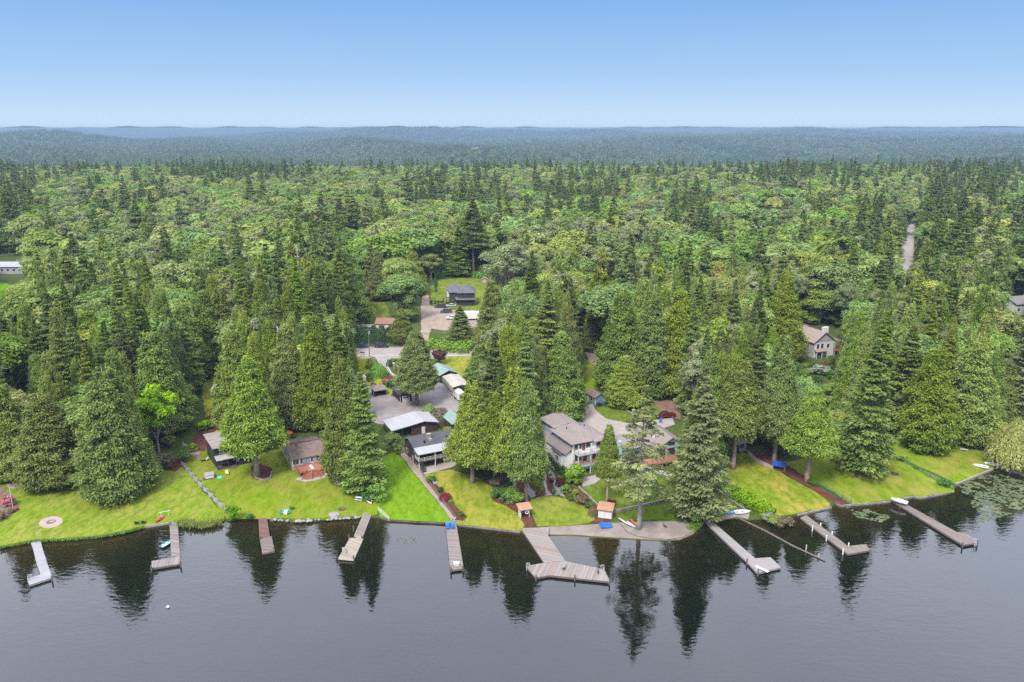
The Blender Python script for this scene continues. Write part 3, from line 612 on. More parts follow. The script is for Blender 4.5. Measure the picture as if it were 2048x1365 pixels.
HERO=[ # kind, px, base py, top py, width px, label
('ceda'+'ra' if 0 else 'darka',238,984,703,160,'big dark round-topped cedar with a short bare trunk on the left lawn'),
('cedarb',105,965,765,148,'broad cedar whose skirt reaches the ground, left of the big round-topped cedar'),
('cedara',25,948,742,125,'yellow-green cedar at the left edge of the photo above the flower bed'),
('mapleb',18,860,640,150,'bright broadleaf tree cut by the left edge behind the cedars'),
('cedarb',325,864,637,128,'tall cedar rising between the lime maple and the dark cabin drive'),
('lime',318,905,752,92,'lime-green maple tucked behind the big round-topped cedar'),
('cedarc',514,952,690,122,'cedar with a tall bare trunk in a ringed bed beside the dark cabin'),
('cedara',478,850,628,100,'tall cedar directly behind the bare-trunked cedar by the dark cabin'),
('cedara',585,850,622,104,'slim cedar rising behind the brown-roofed cottage, left one of the pair'),
('cedarb',640,855,600,100,'tallest cedar behind the brown-roofed cottage'),
('cedarb',692,958,682,98,'cedar on the lake side right of the red deck, nearest the cottage'),
('firb',732,982,745,92,'drooping fir over the hedge right of the red deck'),
('darkb',834,809,648,94,'round dense cedar growing out of the asphalt yard between garage and shelter'),
('cedarc',945,966,745,108,'left cedar of the lakeside clump beside the brown balcony house'),
('cedarc',990,966,768,95,'middle cedar of the lakeside clump, yellower than its neighbours'),
('cedarc',1030,990,712,100,'tall cedar with twin bare trunks in the mulch bed, left one'),
('cedarc',1052,1002,735,92,'cedar with a leaning bare trunk in the mulch bed above the small shelter'),
('cedara',1122,842,640,108,'large dense cedar right behind the white three-storey house'),
('cedarb',1080,838,672,85,'dense cedar wedged between the lakeside clump and the white house'),
('firb',1092,800,590,120,'fir with long visible drooping limbs above the white house'),
('cedard',1214,1006,838,56,'small slender conifer on the lawn in front of the white house'),
('open',1278,1058,772,122,'sparse open fir with visible trunk standing at the gravel beach'),
('fird',1392,1030,735,126,'grey-green shaggy fir beside the long grey dock'),
('cedara',1408,935,664,92,'yellow-topped cedar behind the shaggy grey-green fir'),
('cedard',1466,938,700,118,'cedar with a straight bare trunk above the trimmed lake hedge'),
('cedarc',1548,925,648,98,'tall cedar behind the blue tarp'),
('cedard',1613,964,765,112,'cedar with a long pale bare trunk at the boundary path'),
('maplea',1578,880,740,110,'dark leafy broadleaf tree in the gap behind the blue tarp'),
('firb',1724,946,678,122,'large shaggy fir with its skirt on the right lawn'),
('cedarb',1848,891,668,130,'wide cedar skirted to the ground beside the white wooden benches'),
('cedara',1925,880,640,130,'tall cedar behind the white wooden benches'),
('fira',1800,866,655,110,'dark fir between the shaggy skirted fir and the wide cedar'),
('cedarb',1990,850,700,100,'cedar behind the willow at the right edge'),
('fird',2040,850,640,110,'grey fir with a bare pole-like top at the right edge'),
('willow',2030,935,835,118,'weeping yellow-green willow at the right edge by the walkway'),
('cedara',690,648,475,105,'solitary tall cedar left of the clipped road hedge'),
('mapled',802,642,538,92,'round bright maple left of the gravel lane behind the road'),
('cedara',828,590,492,58,'narrow pale cedar at the top of the gravel lane'),
('cedarb',760,600,490,60,'slim cedar between the solitary tall cedar and the round bright maple'),
('maplec',862,560,505,52,'small round maple at the back corner of the dark house lawn'),
('cedarc',805,690,612,52,'shrubby conifer beside the red-roofed shed'),
('firb',921,682,612,58,'small fir standing in front of the parked trailer'),
('darka',985,700,545,80,'dark conifer right of the dark house yard'),
('cottonwood',1022,640,468,128,'airy pale cottonwood right of the dark house'),
('cedara',1010,745,600,95,'cedar behind the lakeside clump, right of the dry field'),
('cedarb',960,762,680,70,'low cedar at the right end of the dry field'),
('redmaple',879,728,697,34,'dark red japanese maple by the road'),
('cedarb',1240,775,555,110,'tall cedar right of the curved gravel drive'),
('cedara',1298,790,540,105,'tall cedar left of the dark garage opening'),
('cedarb',1352,790,552,110,'tall cedar above the red gravel drive'),
('cedara',1250,808,698,92,'short bushy cedar behind the small blue shed'),
('cedara',1185,700,600,60,'cedar beside the second roadside utility pole'),
('fira',1130,700,560,85,'dark fir right of the airy cottonwood'),
('cedara',1560,720,515,90,'tall cedar left of the grey gabled house'),
('cedara',1490,760,590,95,'cedar in the middle of the right-hand wood, yellow tip'),
('cedarb',1440,720,560,90,'cedar behind the yellow-tipped wood cedar'),
('maplef',1638,648,568,84,'wide dark maple directly behind the grey gabled house'),
('maplef',1702,652,562,92,'broad dark maple behind and right of the grey gabled house'),
('fira',1745,680,520,75,'dark narrow fir right of the broad dark maples'),
('firc',1905,575,430,80,'fir with a pale bare trunk right of the straight forest road'),
('firc',947,552,398,62,'tall fir with a long bare trunk behind the dark house'),
('firb',918,553,452,52,'thin ragged fir with bare lower trunk behind the dark house'),
('cedarb',420,735,560,85,'cedar beyond the camper drive, left of centre'),
('cedara',380,760,580,95,'cedar left of the parked camper'),
('cedara',545,760,585,90,'pale pointed cedar behind the cottage cedars'),
('cedarb',195,780,600,110,'tall yellow-green cedar left of the camper drive'),
('fira',125,800,585,100,'shaggy fir behind the left cedars'),
('blossom',722,800,745,34,'cream-flowering shrubby tree left of the open shed'),
('blossom',1352,800,768,26,'bare pale shrubby tree beside the red gravel drive'),
('mapled',783,905,862,40,'small dark leafy tree left of the brown balcony house'),
]
occupied=[]
for kd,px,by,tp,w,lab in HERO:
    g=at(px,by); h=top_h(px,g.x,g.y,tp); r=w/2/proj(g.x,g.y,g.z+h*.3)[2]
    plant_tree(kd,g.x,g.y,max(h,3),r*.95,lab); occupied.append((g.x,g.y,r*.62))
def snag(mesh,ht,px,by,tp,lab,wid=1.0):
    g=at(px,by); h=top_h(px,g.x,g.y,tp); k=h/ht
    e=empty('dead_tree',tuple(g),0,lab,'tree',None,(k*wid,k*wid,k)); link('trunk',mesh,None,e); occupied.append((g.x,g.y,2))
snag(SNAG,29,604,640,482,'bleached dead conifer with bare branches in the left wood')
snag(SNAG2,18,1175,545,462,'dead tree with a spreading crown of bare white branches behind the cottonwood')
snag(SNAG,29,566,800,640,'dead grey-topped conifer between two cedars behind the cottage',1.2)
# ---- the wood: every tree placed on its own
KEEP=[[(-60,905),(60,930),(200,950),(330,930),(355,885),(400,830),(405,735),(440,735),(442,850),(520,900),(560,860),(640,860),(700,950),(760,920),(745,850),(718,800),(709,652),(790,640),(830,690),(945,700),(958,780),(930,830),(900,940),(1000,960),(1080,920),(1085,830),(1150,830),(1165,700),(1197,690),(1225,760),(1290,790),(1350,770),(1362,850),(1350,900),(1440,930),(1500,885),(1600,930),(1760,870),(1800,860),(1880,840),(1990,900),(2300,900),(2300,1700),(-60,1700)],
[(838,545),(870,550),(990,548),(1005,600),(990,660),(960,690),(860,700),(840,690)],
[(705,655),(728,640),(735,600),(785,600),(785,690),(705,690)],
[(1588,650),(1680,662),(1680,730),(1655,765),(1580,765),(1578,700)],
[(-40,512),(52,512),(46,552),(30,606),(-40,606)],
[(1792,563),(1809,500),(1819,430),(1831,430),(1830,500),(1822,563)],
[(2008,598),(2060,598),(2060,640),(2012,640)],
[(1186,575),(1240,583),(1240,607),(1188,604)],[(1560,396),(1596,396),(1596,408),(1560,408)],[(1500,446),(1535,446),(1535,460),(1500,460)]]
def hides(x,y,h,r):
    z0=tz(x,y)
    for t,k in ((.02,0),(.15,.8),(.4,.8),(.65,.5),(.9,.15),(1,0)):
        a,b,s=proj(x,y,z0+h*t)
        for q in ((a,b),(a-k*r*s,b),(a+k*r*s,b)):
            for K in KEEP:
                if inpoly(q[0],q[1],K): return True
    return False
from mathutils.noise import noise as pnoise
STANDS=[(965,470,60,80),(1150,440,95,55),(1950,490,120,130),(20,440,70,70),(490,385,115,25),(1560,390,60,30),(1750,530,45,70),(300,430,50,40),(640,560,60,60),(1650,350,420,9),(330,352,300,9),(860,420,40,40),(1380,470,45,40)]
cands=[]; yrow=150.0
while yrow<1250:
    sp=7.4 if yrow<330 else (11.6 if yrow<600 else 13.0)
    x=-.74*yrow
    while x<.74*yrow:
        jx=x+R.uniform(-.42,.42)*sp; jy=yrow+R.uniform(-.42,.42)*sp; x+=sp
        if jy<shore_y(jx/jy)+18: continue
        nv=pnoise(Vector((jx/70,jy/70,3.3))); nv2=pnoise(Vector((jx/26,jy/26,9.1)))
        a=jx/jy
        con=.05+.95*max(0,nv-.08)+.5*(jy<330)+.12*(a>.36)+.10*(a<-.48)+.22*sstep(880,960,jy)
        bx,by,_=proj(jx,jy,tz(jx,jy))
        for cx,cy,rx,ry in STANDS:
            if ((bx-cx)/rx)**2+((by-cy)/ry)**2<1: con+=.55
        u=R.random()
        if u<con:
            if jy<340: kd=R.choice(['cedara','cedarb','cedarb','darka','cedara','fira','firb'])
            else: kd=R.choice(['fira','firb','firc','fira','fird','cedarb','darkb','firb'])
            h=R.uniform(25,36)*(1+.12*nv2)*(1 if jy<420 else R.uniform(.7,1.12)); r=h*(R.uniform(.125,.165) if jy<420 else R.uniform(.14,.19))
        else:
            kd=R.choice(['maplea','mapleb','maplec','mapled','maplee','maplea','mapleb','aldera','alderb']) if nv2<.18 else R.choice(['aldera','alderb','alderb','mapled'])
            h=R.uniform(20,29)*(1+.15*nv2); r=h*R.uniform(.33,.50) if kd[0]=='m' else h*R.uniform(.18,.25)
        if jy>280: 
            pass
        if any((jx-ox)**2+(jy-oy)**2<(orr+r*.45)**2 for ox,oy,orr in occupied): continue
        pr=proj(jx,jy,tz(jx,jy)+h)
        if hides(jx,jy,h,r): 
            h*=.55; r*=.6
            if jy<230 or hides(jx,jy,h,r): continue
        cands.append((jx,jy,h,r,kd))
    yrow+=sp*.9
con=[c for c in cands if c[4][0] in 'cdf']; bro=[c for c in cands if c[4][0] in 'ma']
def seen(c):
    a,b,s=proj(c[0],c[1],tz(c[0],c[1])+c[2]); return -10<a<2058
con_i=[c for c in con if seen(c)][:230]; bro_i=[c for c in bro if seen(c)][:290]
ids=set(map(id,con_i+bro_i)); rest=[c for c in cands if id(c) not in ids]
def zone(px,y):
    L=[(200,'at the far left of the photo'),(430,'left of the camper drive'),(660,'behind the cottage cedars'),(860,'left of the gravel lane'),(1060,'behind the dark house'),(1250,'behind the airy cottonwood'),(1480,'above the red gravel drive'),(1640,'left of the grey gabled house'),(1790,'between grey gabled house and straight road'),(9999,'right of the straight forest road')]
    z=[t for l,t in L if px<l][0]
    return z
WORD={'cedar':'feathery green cedar','dark':'dark dense cedar','fira':'dark pointed fir','firb':'ragged green fir','firc':'fir on a tall bare trunk','fird':'grey-green fir','maplea':'round green maple','mapleb':'spreading green maple','maplec':'yellow-green maple','mapled':'low wide maple','maplee':'pale yellow-green maple','aldera':'grey-green alder','alderb':'slender pale alder'}
for c in con_i+bro_i:
    px,py,s=proj(c[0],c[1],tz(c[0],c[1])+c[2]*.8)
    k=c[4]; wd=WORD.get(k) or WORD.get(k[:-1])
    sz='tall' if c[2]>(31 if k[0] in 'cdf' else 22) else ('small' if c[2]<(24 if k[0] in 'cdf' else 17) else 'medium')
    row='nearest' if c[1]<300 else ('middle' if c[1]<370 else 'farther')
    plant_tree(k,c[0],c[1],c[2],c[3],f'{sz} {wd} {zone(px,c[1])}, {row} part of the wood',f'{sz} {wd}s {zone(px,c[1])}, {row} part')
# ---- the rest of the wood as one mass, instanced inside ONE object
def kit(me,parts=None):
    o=bpy.data.objects.new(me.name+'_kit',me); KIT.objects.link(o); return o
KIT=bpy.data.collections.new('forest_kit')
kits=[]
def joined(name,crown,trunk):
    bm=bmesh.new(); bm.from_mesh(crown); 
    lay=bm.faces.layers.float.get('tone'); n0=len(bm.faces)
    bm.from_mesh(trunk); bm.faces.ensure_lookup_table()
    for f in bm.faces[n0:]: f.material_index=1
    me=bpy.data.meshes.new(name); bm.to_mesh(me); bm.free(); me.materials.append(crown.materials[0]); me.materials.append(trunk.materials[0]); return me
KI={}
def addkit(kind,crown,trunk,Ht,Rad):
    KI[kind]=(len(kits),Ht,Rad); o=bpy.data.objects.new('k%03d'%len(kits),joined(kind+'_mid',crown,trunk) if trunk else crown); KIT.objects.link(o); kits.append(o)
for kd,ml,prf,bs,sd in (('cedara',CED,'cedar',.05,111),('darka',CED2,'cedar',.05,112),('fira',FIR,'fir',.08,113),('firb',FIR,'fir',.12,114),('firc',FIR,'fir',.36,115),('fird',FIRG,'fir',.1,116)):
    Ht,Rad=(30,5.2) if prf=='cedar' else (34,5.)
    cr,inf=conifer(kd+'_m',ml,sd,Ht,Rad,bs,170,34,.13,prf,1.2,.58,.3,.1); addkit(kd,cr,trunk_mesh('t',BARKF,Ht,.5,sd),Ht,Rad)
for kd,ml,sd in (('maplea',MAP,121),('mapleb',MAP,122),('maplec',MAPY,123),('mapled',MAP,124),('maplee',MAPY,125)):
    cr,cc=broadleaf(kd+'_m',ml,sd,20,6.2,.18,34,190,.8,ts=.09); addkit(kd,cr,trunk_mesh('t',BARKP,20,.35,sd,None,.6),20,6.2)
for kd,sd in (('aldera',131),('alderb',132)):
    cr,cc=broadleaf(kd+'_m',ALD,sd,24,4.6,.22,34,170,.7,1.08,ts=.09); addkit(kd,cr,trunk_mesh('t',BARKP,24,.3,sd,None,.8),24,4.6)
KI['cedarb']=KI['cedarc']=KI['cedard']=KI['cedara']; KI['darkb']=KI['darka']
# far clumps of a dozen small trees each
FARF=leafmat('far_fir_foliage',(.024,.044,.016),(.085,.118,.042),.15,hv=.5); FARM=leafmat('far_maple_foliage',(.048,.080,.022),(.15,.205,.062),.2,hv=.5); FARA=leafmat('far_alder_foliage',(.07,.095,.038),(.185,.22,.10),.2,hv=.5)  # far foliage coloured darker than the near trees to set the distant tone
CLEAR=[(930,302),(940,293),(966,291),(974,297),(955,303)]
def clump(name,seed,cf):
    g=np.random.default_rng(seed); Ps=[];Ds=[];Ss=[];Ls=[];Ws=[];Ts=[];Mi=[]
    for k in range(13):
        ox,oy=g.uniform(-20,20,2); isc=g.random()<cf; tb=g.normal(.42,.12)
        if isc:
            h=g.uniform(20,36); r=h*.15; n=70; q=1-np.sqrt(1-g.random(n)*.98); az=g.random(n)*6.283; rr=r*(1-q)
            p=np.stack([ox+np.cos(az)*rr*.6,oy+np.sin(az)*rr*.6,h*(.1+.9*q)],-1); d=unit(np.stack([np.cos(az),np.sin(az),-.5+0*az],-1)); s=unit(np.cross(d,[0,0,1.])); l=.7*rr+1.2; w=.5*rr+1.0
        else:
            h=g.uniform(15,24); r=h*.3; n=70; v=unit(g.normal(0,1,(n,3))); v[:,2]=np.abs(v[:,2])*.9
            p=np.array([ox,oy,h*.55])+v*np.array([r,r,h*.42])*g.uniform(.75,1,(n,1)); d=unit(np.cross(v,g.normal(0,1,(n,3)))); s=np.cross(unit(v+g.normal(0,.35,(n,3))),d); l=np.full(n,2.3); w=np.full(n,2.0); p=p-d*1.1
        Ps.append(p);Ds.append(d);Ss.append(s);Ls.append(l);Ws.append(w);Ts.append(tb+g.normal(0,.07,len(p)));Mi.append(np.full(len(p),0 if isc else (1 if g.random()<.7 else 2)))
    me=leaf_mesh(name,np.concatenate(Ps),np.concatenate(Ds),np.concatenate(Ss),np.concatenate(Ls),np.concatenate(Ws),np.concatenate(Ts),FARF,.05)
    me.materials.append(FARM); me.materials.append(FARA); me.polygons.foreach_set('material_index',np.concatenate(Mi).astype(np.int32)); return me
nfar0=len(kits)
for i,cf in enumerate((.35,.5,.65,.8,.92)): addkit('far%d'%i,clump('far_clump',200+i,cf),None,1,1)
pts=[];sca=[];idx=[];rot=[]
nu=0
for k in range(14000):
    yv=R.uniform(160,480); a=R.uniform(-.7,.7); x=a*yv
    if yv<shore_y(a)+25: continue
    h=R.uniform(3.5,8); r=h*R.uniform(.4,.6)
    if any((x-ox)**2+(yv-oy)**2<2.2 for ox,oy,orr in occupied) or hides(x,yv,h,r): continue
    i,Ht,Rad=KI[R.choice(['maplea','mapleb','maplec','mapled'])]; pts.append((x,yv,tz(x,yv)-.12*h)); sca.append((r/Rad,r/Rad,h/Ht)); idx.append(i); rot.append(R.random()*6.28); nu+=1
    if nu>2600: break
for x,y,h,r,kd in rest:
    i,Ht,Rad=KI[kd]; pts.append((x,y,tz(x,y))); sca.append((r/Rad,r/Rad,h/Ht)); idx.append(i); rot.append(R.random()*6.28)
y=1230.0
while y<9000:
    sp=34 if y<3000 else (44 if y<5500 else 70)
    xs_=np.arange(-.75*y,.75*y,sp); n=len(xs_); X=xs_+NR.uniform(-.4,.4,n)*sp; Yv=y+NR.uniform(-.4,.4,n)*sp; Z=terr(X,Yv)
    for i in range(n):
        if inpoly(*proj(X[i],Yv[i],Z[i]+6)[:2],CLEAR): continue
        if .35<(R.random()+.5*pnoise(Vector((X[i]/500,Yv[i]/500,1)))) or y<2600:
            q=pnoise(Vector((X[i]/420,Yv[i]/600,5)))+R.uniform(-.25,.25)
            pts.append((X[i],Yv[i],Z[i]-1)); s=1.0 if y<5500 else 1.35; sca.append((s,s,R.uniform(.85,1.1))); idx.append(nfar0+int(np.clip(1.5+q*6-.8*(Yv[i]<2600),0,4))); rot.append(R.random()*6.28)
    y+=sp*.92
me=bpy.data.meshes.new('distant_forest'); me.vertices.add(len(pts)); me.vertices.foreach_set('co',np.array(pts,np.float32).ravel())
a=me.attributes.new('pick','INT','POINT'); a.data.foreach_set('value',np.array(idx,np.int32))
a=me.attributes.new('size','FLOAT_VECTOR','POINT'); a.data.foreach_set('vector',np.array(sca,np.float32).ravel())
rv=np.zeros((len(pts),3),np.float32); rv[:,2]=rot
a=me.attributes.new('turn','FLOAT_VECTOR','POINT'); a.data.foreach_set('vector',rv.ravel())
forest=link('distant_forest',me); tag(forest,'far wood stretching to the hazy hills as one mass of trees','forest',None,'stuff')
ng=bpy.data.node_groups.new('forest_points','GeometryNodeTree')
ng.interface.new_socket('Geometry',in_out='INPUT',socket_type='NodeSocketGeometry'); ng.interface.new_socket('Geometry',in_out='OUTPUT',socket_type='NodeSocketGeometry')
gi=ng.nodes.new('NodeGroupInput'); go=ng.nodes.new('NodeGroupOutput')
ci=ng.nodes.new('GeometryNodeCollectionInfo'); ci.inputs['Collection'].default_value=KIT; ci.inputs['Separate Children'].default_value=True; ci.inputs['Reset Children'].default_value=True
ip=ng.nodes.new('GeometryNodeInstanceOnPoints'); ip.inputs['Pick Instance'].default_value=True
def nattr(nm,ty):
    n=ng.nodes.new('GeometryNodeInputNamedAttribute'); n.data_type=ty; n.inputs['Name'].default_value=nm; return n.outputs[0]
ng.links.new(gi.outputs[0],ip.inputs['Points']); ng.links.new(ci.outputs[0],ip.inputs['Instance'])
ng.links.new(nattr('pick','INT'),ip.inputs['Instance Index']); ng.links.new(nattr('turn','FLOAT_VECTOR'),ip.inputs['Rotation']); ng.links.new(nattr('size','FLOAT_VECTOR'),ip.inputs['Scale'])
ng.links.new(ip.outputs[0],go.inputs[0])
cl=[at(*p) for p in [(938,299),(943,296.5),(966,294),(970,296.5),(955,299.5)]]
cut_sheet('field',[(p.x,p.y) for p in cl],mat('pale_clearing',(.38,.34,.29),.95,.2,.02),1.0,40)
md=forest.modifiers.new('trees','NODES'); md.node_group=ng
print('trees: heroes',len(HERO),'individuals',len(con_i),len(bro_i),'mass',len(rest),'far clumps',len(pts)-len(rest))
# ------------------------------------------------------------------ buildings
GLASS=mat('window_glass',(.03,.04,.05),.08,.1,1,spec=.8)
WHITE=mat('white_paint',(.62,.60,.57),.6,.05,1,(.5,.47,.43),.4)
BLACK=mat('black_metal',(.02,.02,.022),.5,.1,2)
DGREEN=mat('dark_green_siding',(.035,.042,.036),.75,.2,.8,stripe=(2,.25,.5))
def window(root,x,y,z,w,h,face='f',trim=None,bars=0):
    "x,y,z = lower centre on the wall; frame stands 5 cm proud"
    f=MB(); g=MB(); t=.09; P=.05
    def bx(mb,u0,u1,v0,v1,d0,d1):
        if face=='f': mb.box(x+u0,x+u1,y-d1,y-d0,z+v0,z+v1)
        elif face=='b': mb.box(x+u0,x+u1,y+d0,y+d1,z+v0,z+v1)
        elif face=='l': mb.box(x-d1,x-d0,y+u0,y+u1,z+v0,z+v1)
        else: mb.box(x+d0,x+d1,y+u0,y+u1,z+v0,z+v1)
    bx(f,-w/2-t,-w/2,-t,h+t,-.05,P); bx(f,w/2,w/2+t,-t,h+t,-.05,P); bx(f,-w/2,w/2,-t,0,-.05,P); bx(f,-w/2,w/2,h,h+t,-.05,P)
    for k in range(bars):
        u=-w/2+w*(k+1)/(bars+1); bx(f,u-.03,u+.03,0,h,.0,P-.01)
    bx(g,-w/2,w/2,0,h,-.05,.02)
    o=f.build('window',trim or WHITE,root); g.build('pane',GLASS,o); return o
def door(root,x,y,z,w,h,m,face='f'):
    d=MB(); k=MB()
    if face=='f': d.box(x-w/2,x+w/2,y-.06,y+.05,z,z+h); k.box(x+w*.32,x+w*.40,y-.12,y-.06,z+h*.45,z+h*.5)
    elif face=='l': d.box(x-.06,x+.05,y-w/2,y+w/2,z,z+h); k.box(x-.12,x-.06,y+w*.3,y+w*.4,z+h*.45,z+h*.5)
    else: d.box(x-.05,x+.06,y-w/2,y+w/2,z,z+h); k.box(x+.06,x+.12,y+w*.3,y+w*.4,z+h*.45,z+h*.5)
    o=d.build('door',m,root); k.build('handle',BLACK,o); return o
def railing(root,pts,h,m,sp=1.2,t=.07,rails=(1.0,.55),balus=0,name='railing'):
    b=MB(); P=[Vector(p) for p in pts]
    for a,c in zip(P,P[1:]):
        n=max(1,round((c-a).length/sp))
        for k in range(n+1):
            q=a.lerp(c,k/n); b.box(q.x-t/2,q.x+t/2,q.y-t/2,q.y+t/2,q.z,q.z+h)
        for r in rails: b.bar(a+Vector((0,0,h*r-.03)),c+Vector((0,0,h*r-.03)),t*.8,t*.7)
        if balus:
            nb=int((c-a).length/balus)
            for k in range(1,nb): q=a.lerp(c,k/nb); b.box(q.x-.02,q.x+.02,q.y-.02,q.y+.02,q.z+.08,q.z+h*.95)
    return b.build(name,m,root)
def posts(root,ps,z0,z1,m,t=.16):
    for x,y in ps: MB().box(x-t/2,x+t/2,y-t/2,y+t/2,z0,z1).build('post',m,root)
def stair(root,x0,x1,y0,y1,z0,z1,m,n=6,name='stairs'):
    "straight stair from (y0,z0) up to (y1,z1)"
    b=MB()
    for k in range(n):
        z=z0+(z1-z0)*(k+1)/n; a=y0+(y1-y0)*k/n; c=y0+(y1-y0)*(k+1)/n; b.box(x0,x1,min(a,c),max(a,c),z-.09,z)
    for x in (x0+.06,x1-.06): b.bar((x,y0,z0),(x,y1,z1-.1),.08,.25)
    return b.build(name,m,root)
def gable_walls(mb,x0,x1,y0,y1,z0,ze,zr,axis='y',rx=None):
    "walls with gable ends; axis = ridge direction"
    if axis=='y':
        rx=(x0+x1)/2 if rx is None else rx
        pr=[(x0,z0),(x1,z0),(x1,ze),(rx,zr),(x0,ze)]
        v=[(x,y0,z) for x,z in pr]+[(x,y1,z) for x,z in pr]
    else:
        ry=(y0+y1)/2 if rx is None else rx
        pr=[(y0,z0),(y1,z0),(y1,ze),(ry,zr),(y0,ze)]
        v=[(x0,y,z) for y,z in pr]+[(x1,y,z) for y,z in pr]
    n=5; mb.add(v,[(0,1,2,3,4),(9,8,7,6,5)]+[(i,i+n,(i+1)%n+n,(i+1)%n) for i in range(n)])
def gable_roof(mb,x0,x1,y0,y1,ze,zr,axis='y',ov=.5,t=.18,rx=None):
    if axis=='y':
        rx=(x0+x1)/2 if rx is None else rx
        for a in (x0,x1):
            sl=(zr-ze)/abs(rx-a); o=ov if a>rx else -ov
            mb.slab([(rx,y0-ov,zr+.02),(rx,y1+ov,zr+.02),(a+o,y1+ov,ze-sl*ov+.02),(a+o,y0-ov,ze-sl*ov+.02)],t,(0,0,1))
    else:
        ry=(y0+y1)/2 if rx is None else rx
        for a in (y0,y1):
            sl=(zr-ze)/abs(ry-a); o=ov if a>ry else -ov
            mb.slab([(x0-ov,ry,zr+.02),(x1+ov,ry,zr+.02),(x1+ov,a+o,ze-sl*ov+.02),(x0-ov,a+o,ze-sl*ov+.02)],t,(0,0,1))
def hip_roof(mb,x0,x1,y0,y1,ze,zr,ov=.6,ins=None):
    x0-=ov;x1+=ov;y0-=ov;y1+=ov; w=x1-x0; d=y1-y0
    if w>=d:
        i=ins or d/2; a=(x0+i,(y0+y1)/2,zr); b=(x1-i,(y0+y1)/2,zr)
        F_=[[0,1,5,4],[1,2,5],[2,3,4,5],[3,0,4]]
    else:
        i=ins or w/2; a=((x0+x1)/2,y0+i,zr); b=((x0+x1)/2,y1-i,zr)
        F_=[[0,1,4],[1,2,5,4],[2,3,5],[3,0,4,5]]
    e=ze-.05
    V=[(x0,y0,e),(x1,y0,e),(x1,y1,e),(x0,y1,e),a,b]
    lo=[(x,y,e-.18) for x,y in ((x0,y0),(x1,y0),(x1,y1),(x0,y1))]
    mb.add(V+lo,[tuple(f) for f in F_]+[(0,6,7,1),(1,7,8,2),(2,8,9,3),(3,9,6,0),(6,9,8,7)])
def at2(px,py,h): 
    p=at(px,py,h); return (p.x,p.y,tz(p.x,p.y))
D24=math.radians(27)
SH_TAN=mat('tan_shingles',(.27,.235,.215),.9,.1,.8,(.2,.17,.155),.5,.3,stripe=(2,.14,.25))
SH_BRN=mat('brown_shingles',(.17,.12,.095),.92,.22,.9,(.09,.07,.06),.6,.4)
SH_SLATE=mat('slate_shingles',(.075,.07,.082),.9,.15,.8,(.11,.1,.11),.4,.3)
METALW=mat('pale_metal_roof',(.37,.36,.375),.55,.06,.5,(.36,.35,.36),.5,spec=.3,stripe=(0,.6,.3))
BROWN=mat('dark_brown_siding',(.055,.033,.03),.8,.2,.8,stripe=(2,.22,.45))
MAROON=mat('maroon_siding',(.075,.035,.033),.8,.2,.8,stripe=(2,.22,.45))
REDW=mat('red_deck_wood',(.40,.15,.09),.75,.18,1.2,(.22,.08,.05),.5,stripe=(0,.28,.5))
CREAM=mat('cream_siding',(.50,.45,.37),.75,.1,.7,(.4,.35,.28),.5)
# 1 dark cabin
r=empty('cabin',at2(436,942,0),math.radians(33),'dark green shed-roofed cabin half hidden by the bare-trunked cedar','cabin')
w=MB(); w.add([(0,2.2,-.6),(8.3,2.2,-.6),(8.3,11,-.6),(0,11,-.6),(0,2.2,5.2),(8.3,2.2,5.2),(8.3,11,5.7),(0,11,5.7)],[(0,3,2,1),(4,5,6,7),(0,1,5,4),(1,2,6,5),(2,3,7,6),(3,0,4,7)]); w.build('wall',DGREEN,r)
b=MB(); b.slab([(-.5,1.5,5.2),(8.8,1.5,5.2),(8.8,11.6,5.78),(-.5,11.6,5.78)],.22,(0,0,1)); o=b.build('roof',SH_TAN,r); MB().box(3.0,3.9,7.4,8.2,5.6,6.35).build('vent',SH_BRN,o)
b=MB(); b.slab([(-.15,-.15,2.55),(8.4,-.15,2.55),(8.4,2.19,3.0),(-.15,2.19,3.0)],.14,(0,0,1)); b.build('porch_roof',mat('porch_tin',(.36,.34,.31),.7,.15,.7,(.2,.17,.14),.5),r)
posts(r,[(.1,.1),(2.7,.1),(4.6,.1),(8.2,.1)],-.5,2.52,DGREEN,.18)
MB().box(.05,8.2,.05,2.19,.05,.35).build('deck',mat('dark_deck',(.09,.055,.05),.85,.2,1),r)
b=MB(); b.slab([(2.9,-2.0,-.1),(4.5,-2.0,-.1),(4.5,.04,.35),(2.9,.04,.35)],.12,(0,0,-1)); b.build('ramp',mat('brown_ramp',(.12,.075,.065),.85,.15,1,stripe=(1,.2,.5)),r)
railing(r,[(4.7,.15,.35),(8.1,.15,.35)],1.0,DGREEN,1.2,.1,(1,.6,.25))
window(r,2.2,2.2,3.5,1.9,1.0,'f',WHITE,1); window(r,5.6,2.2,3.5,1.9,1.0,'f',WHITE,1); window(r,0,5.2,3.2,1.2,1.0,'l',DGREEN); window(r,0,8.8,3.6,1.0,.8,'l',DGREEN); window(r,2.2,2.2,.9,1.6,1.2,'f',WHITE); door(r,5.4,2.2,.36,1.0,2.0,WHITE)
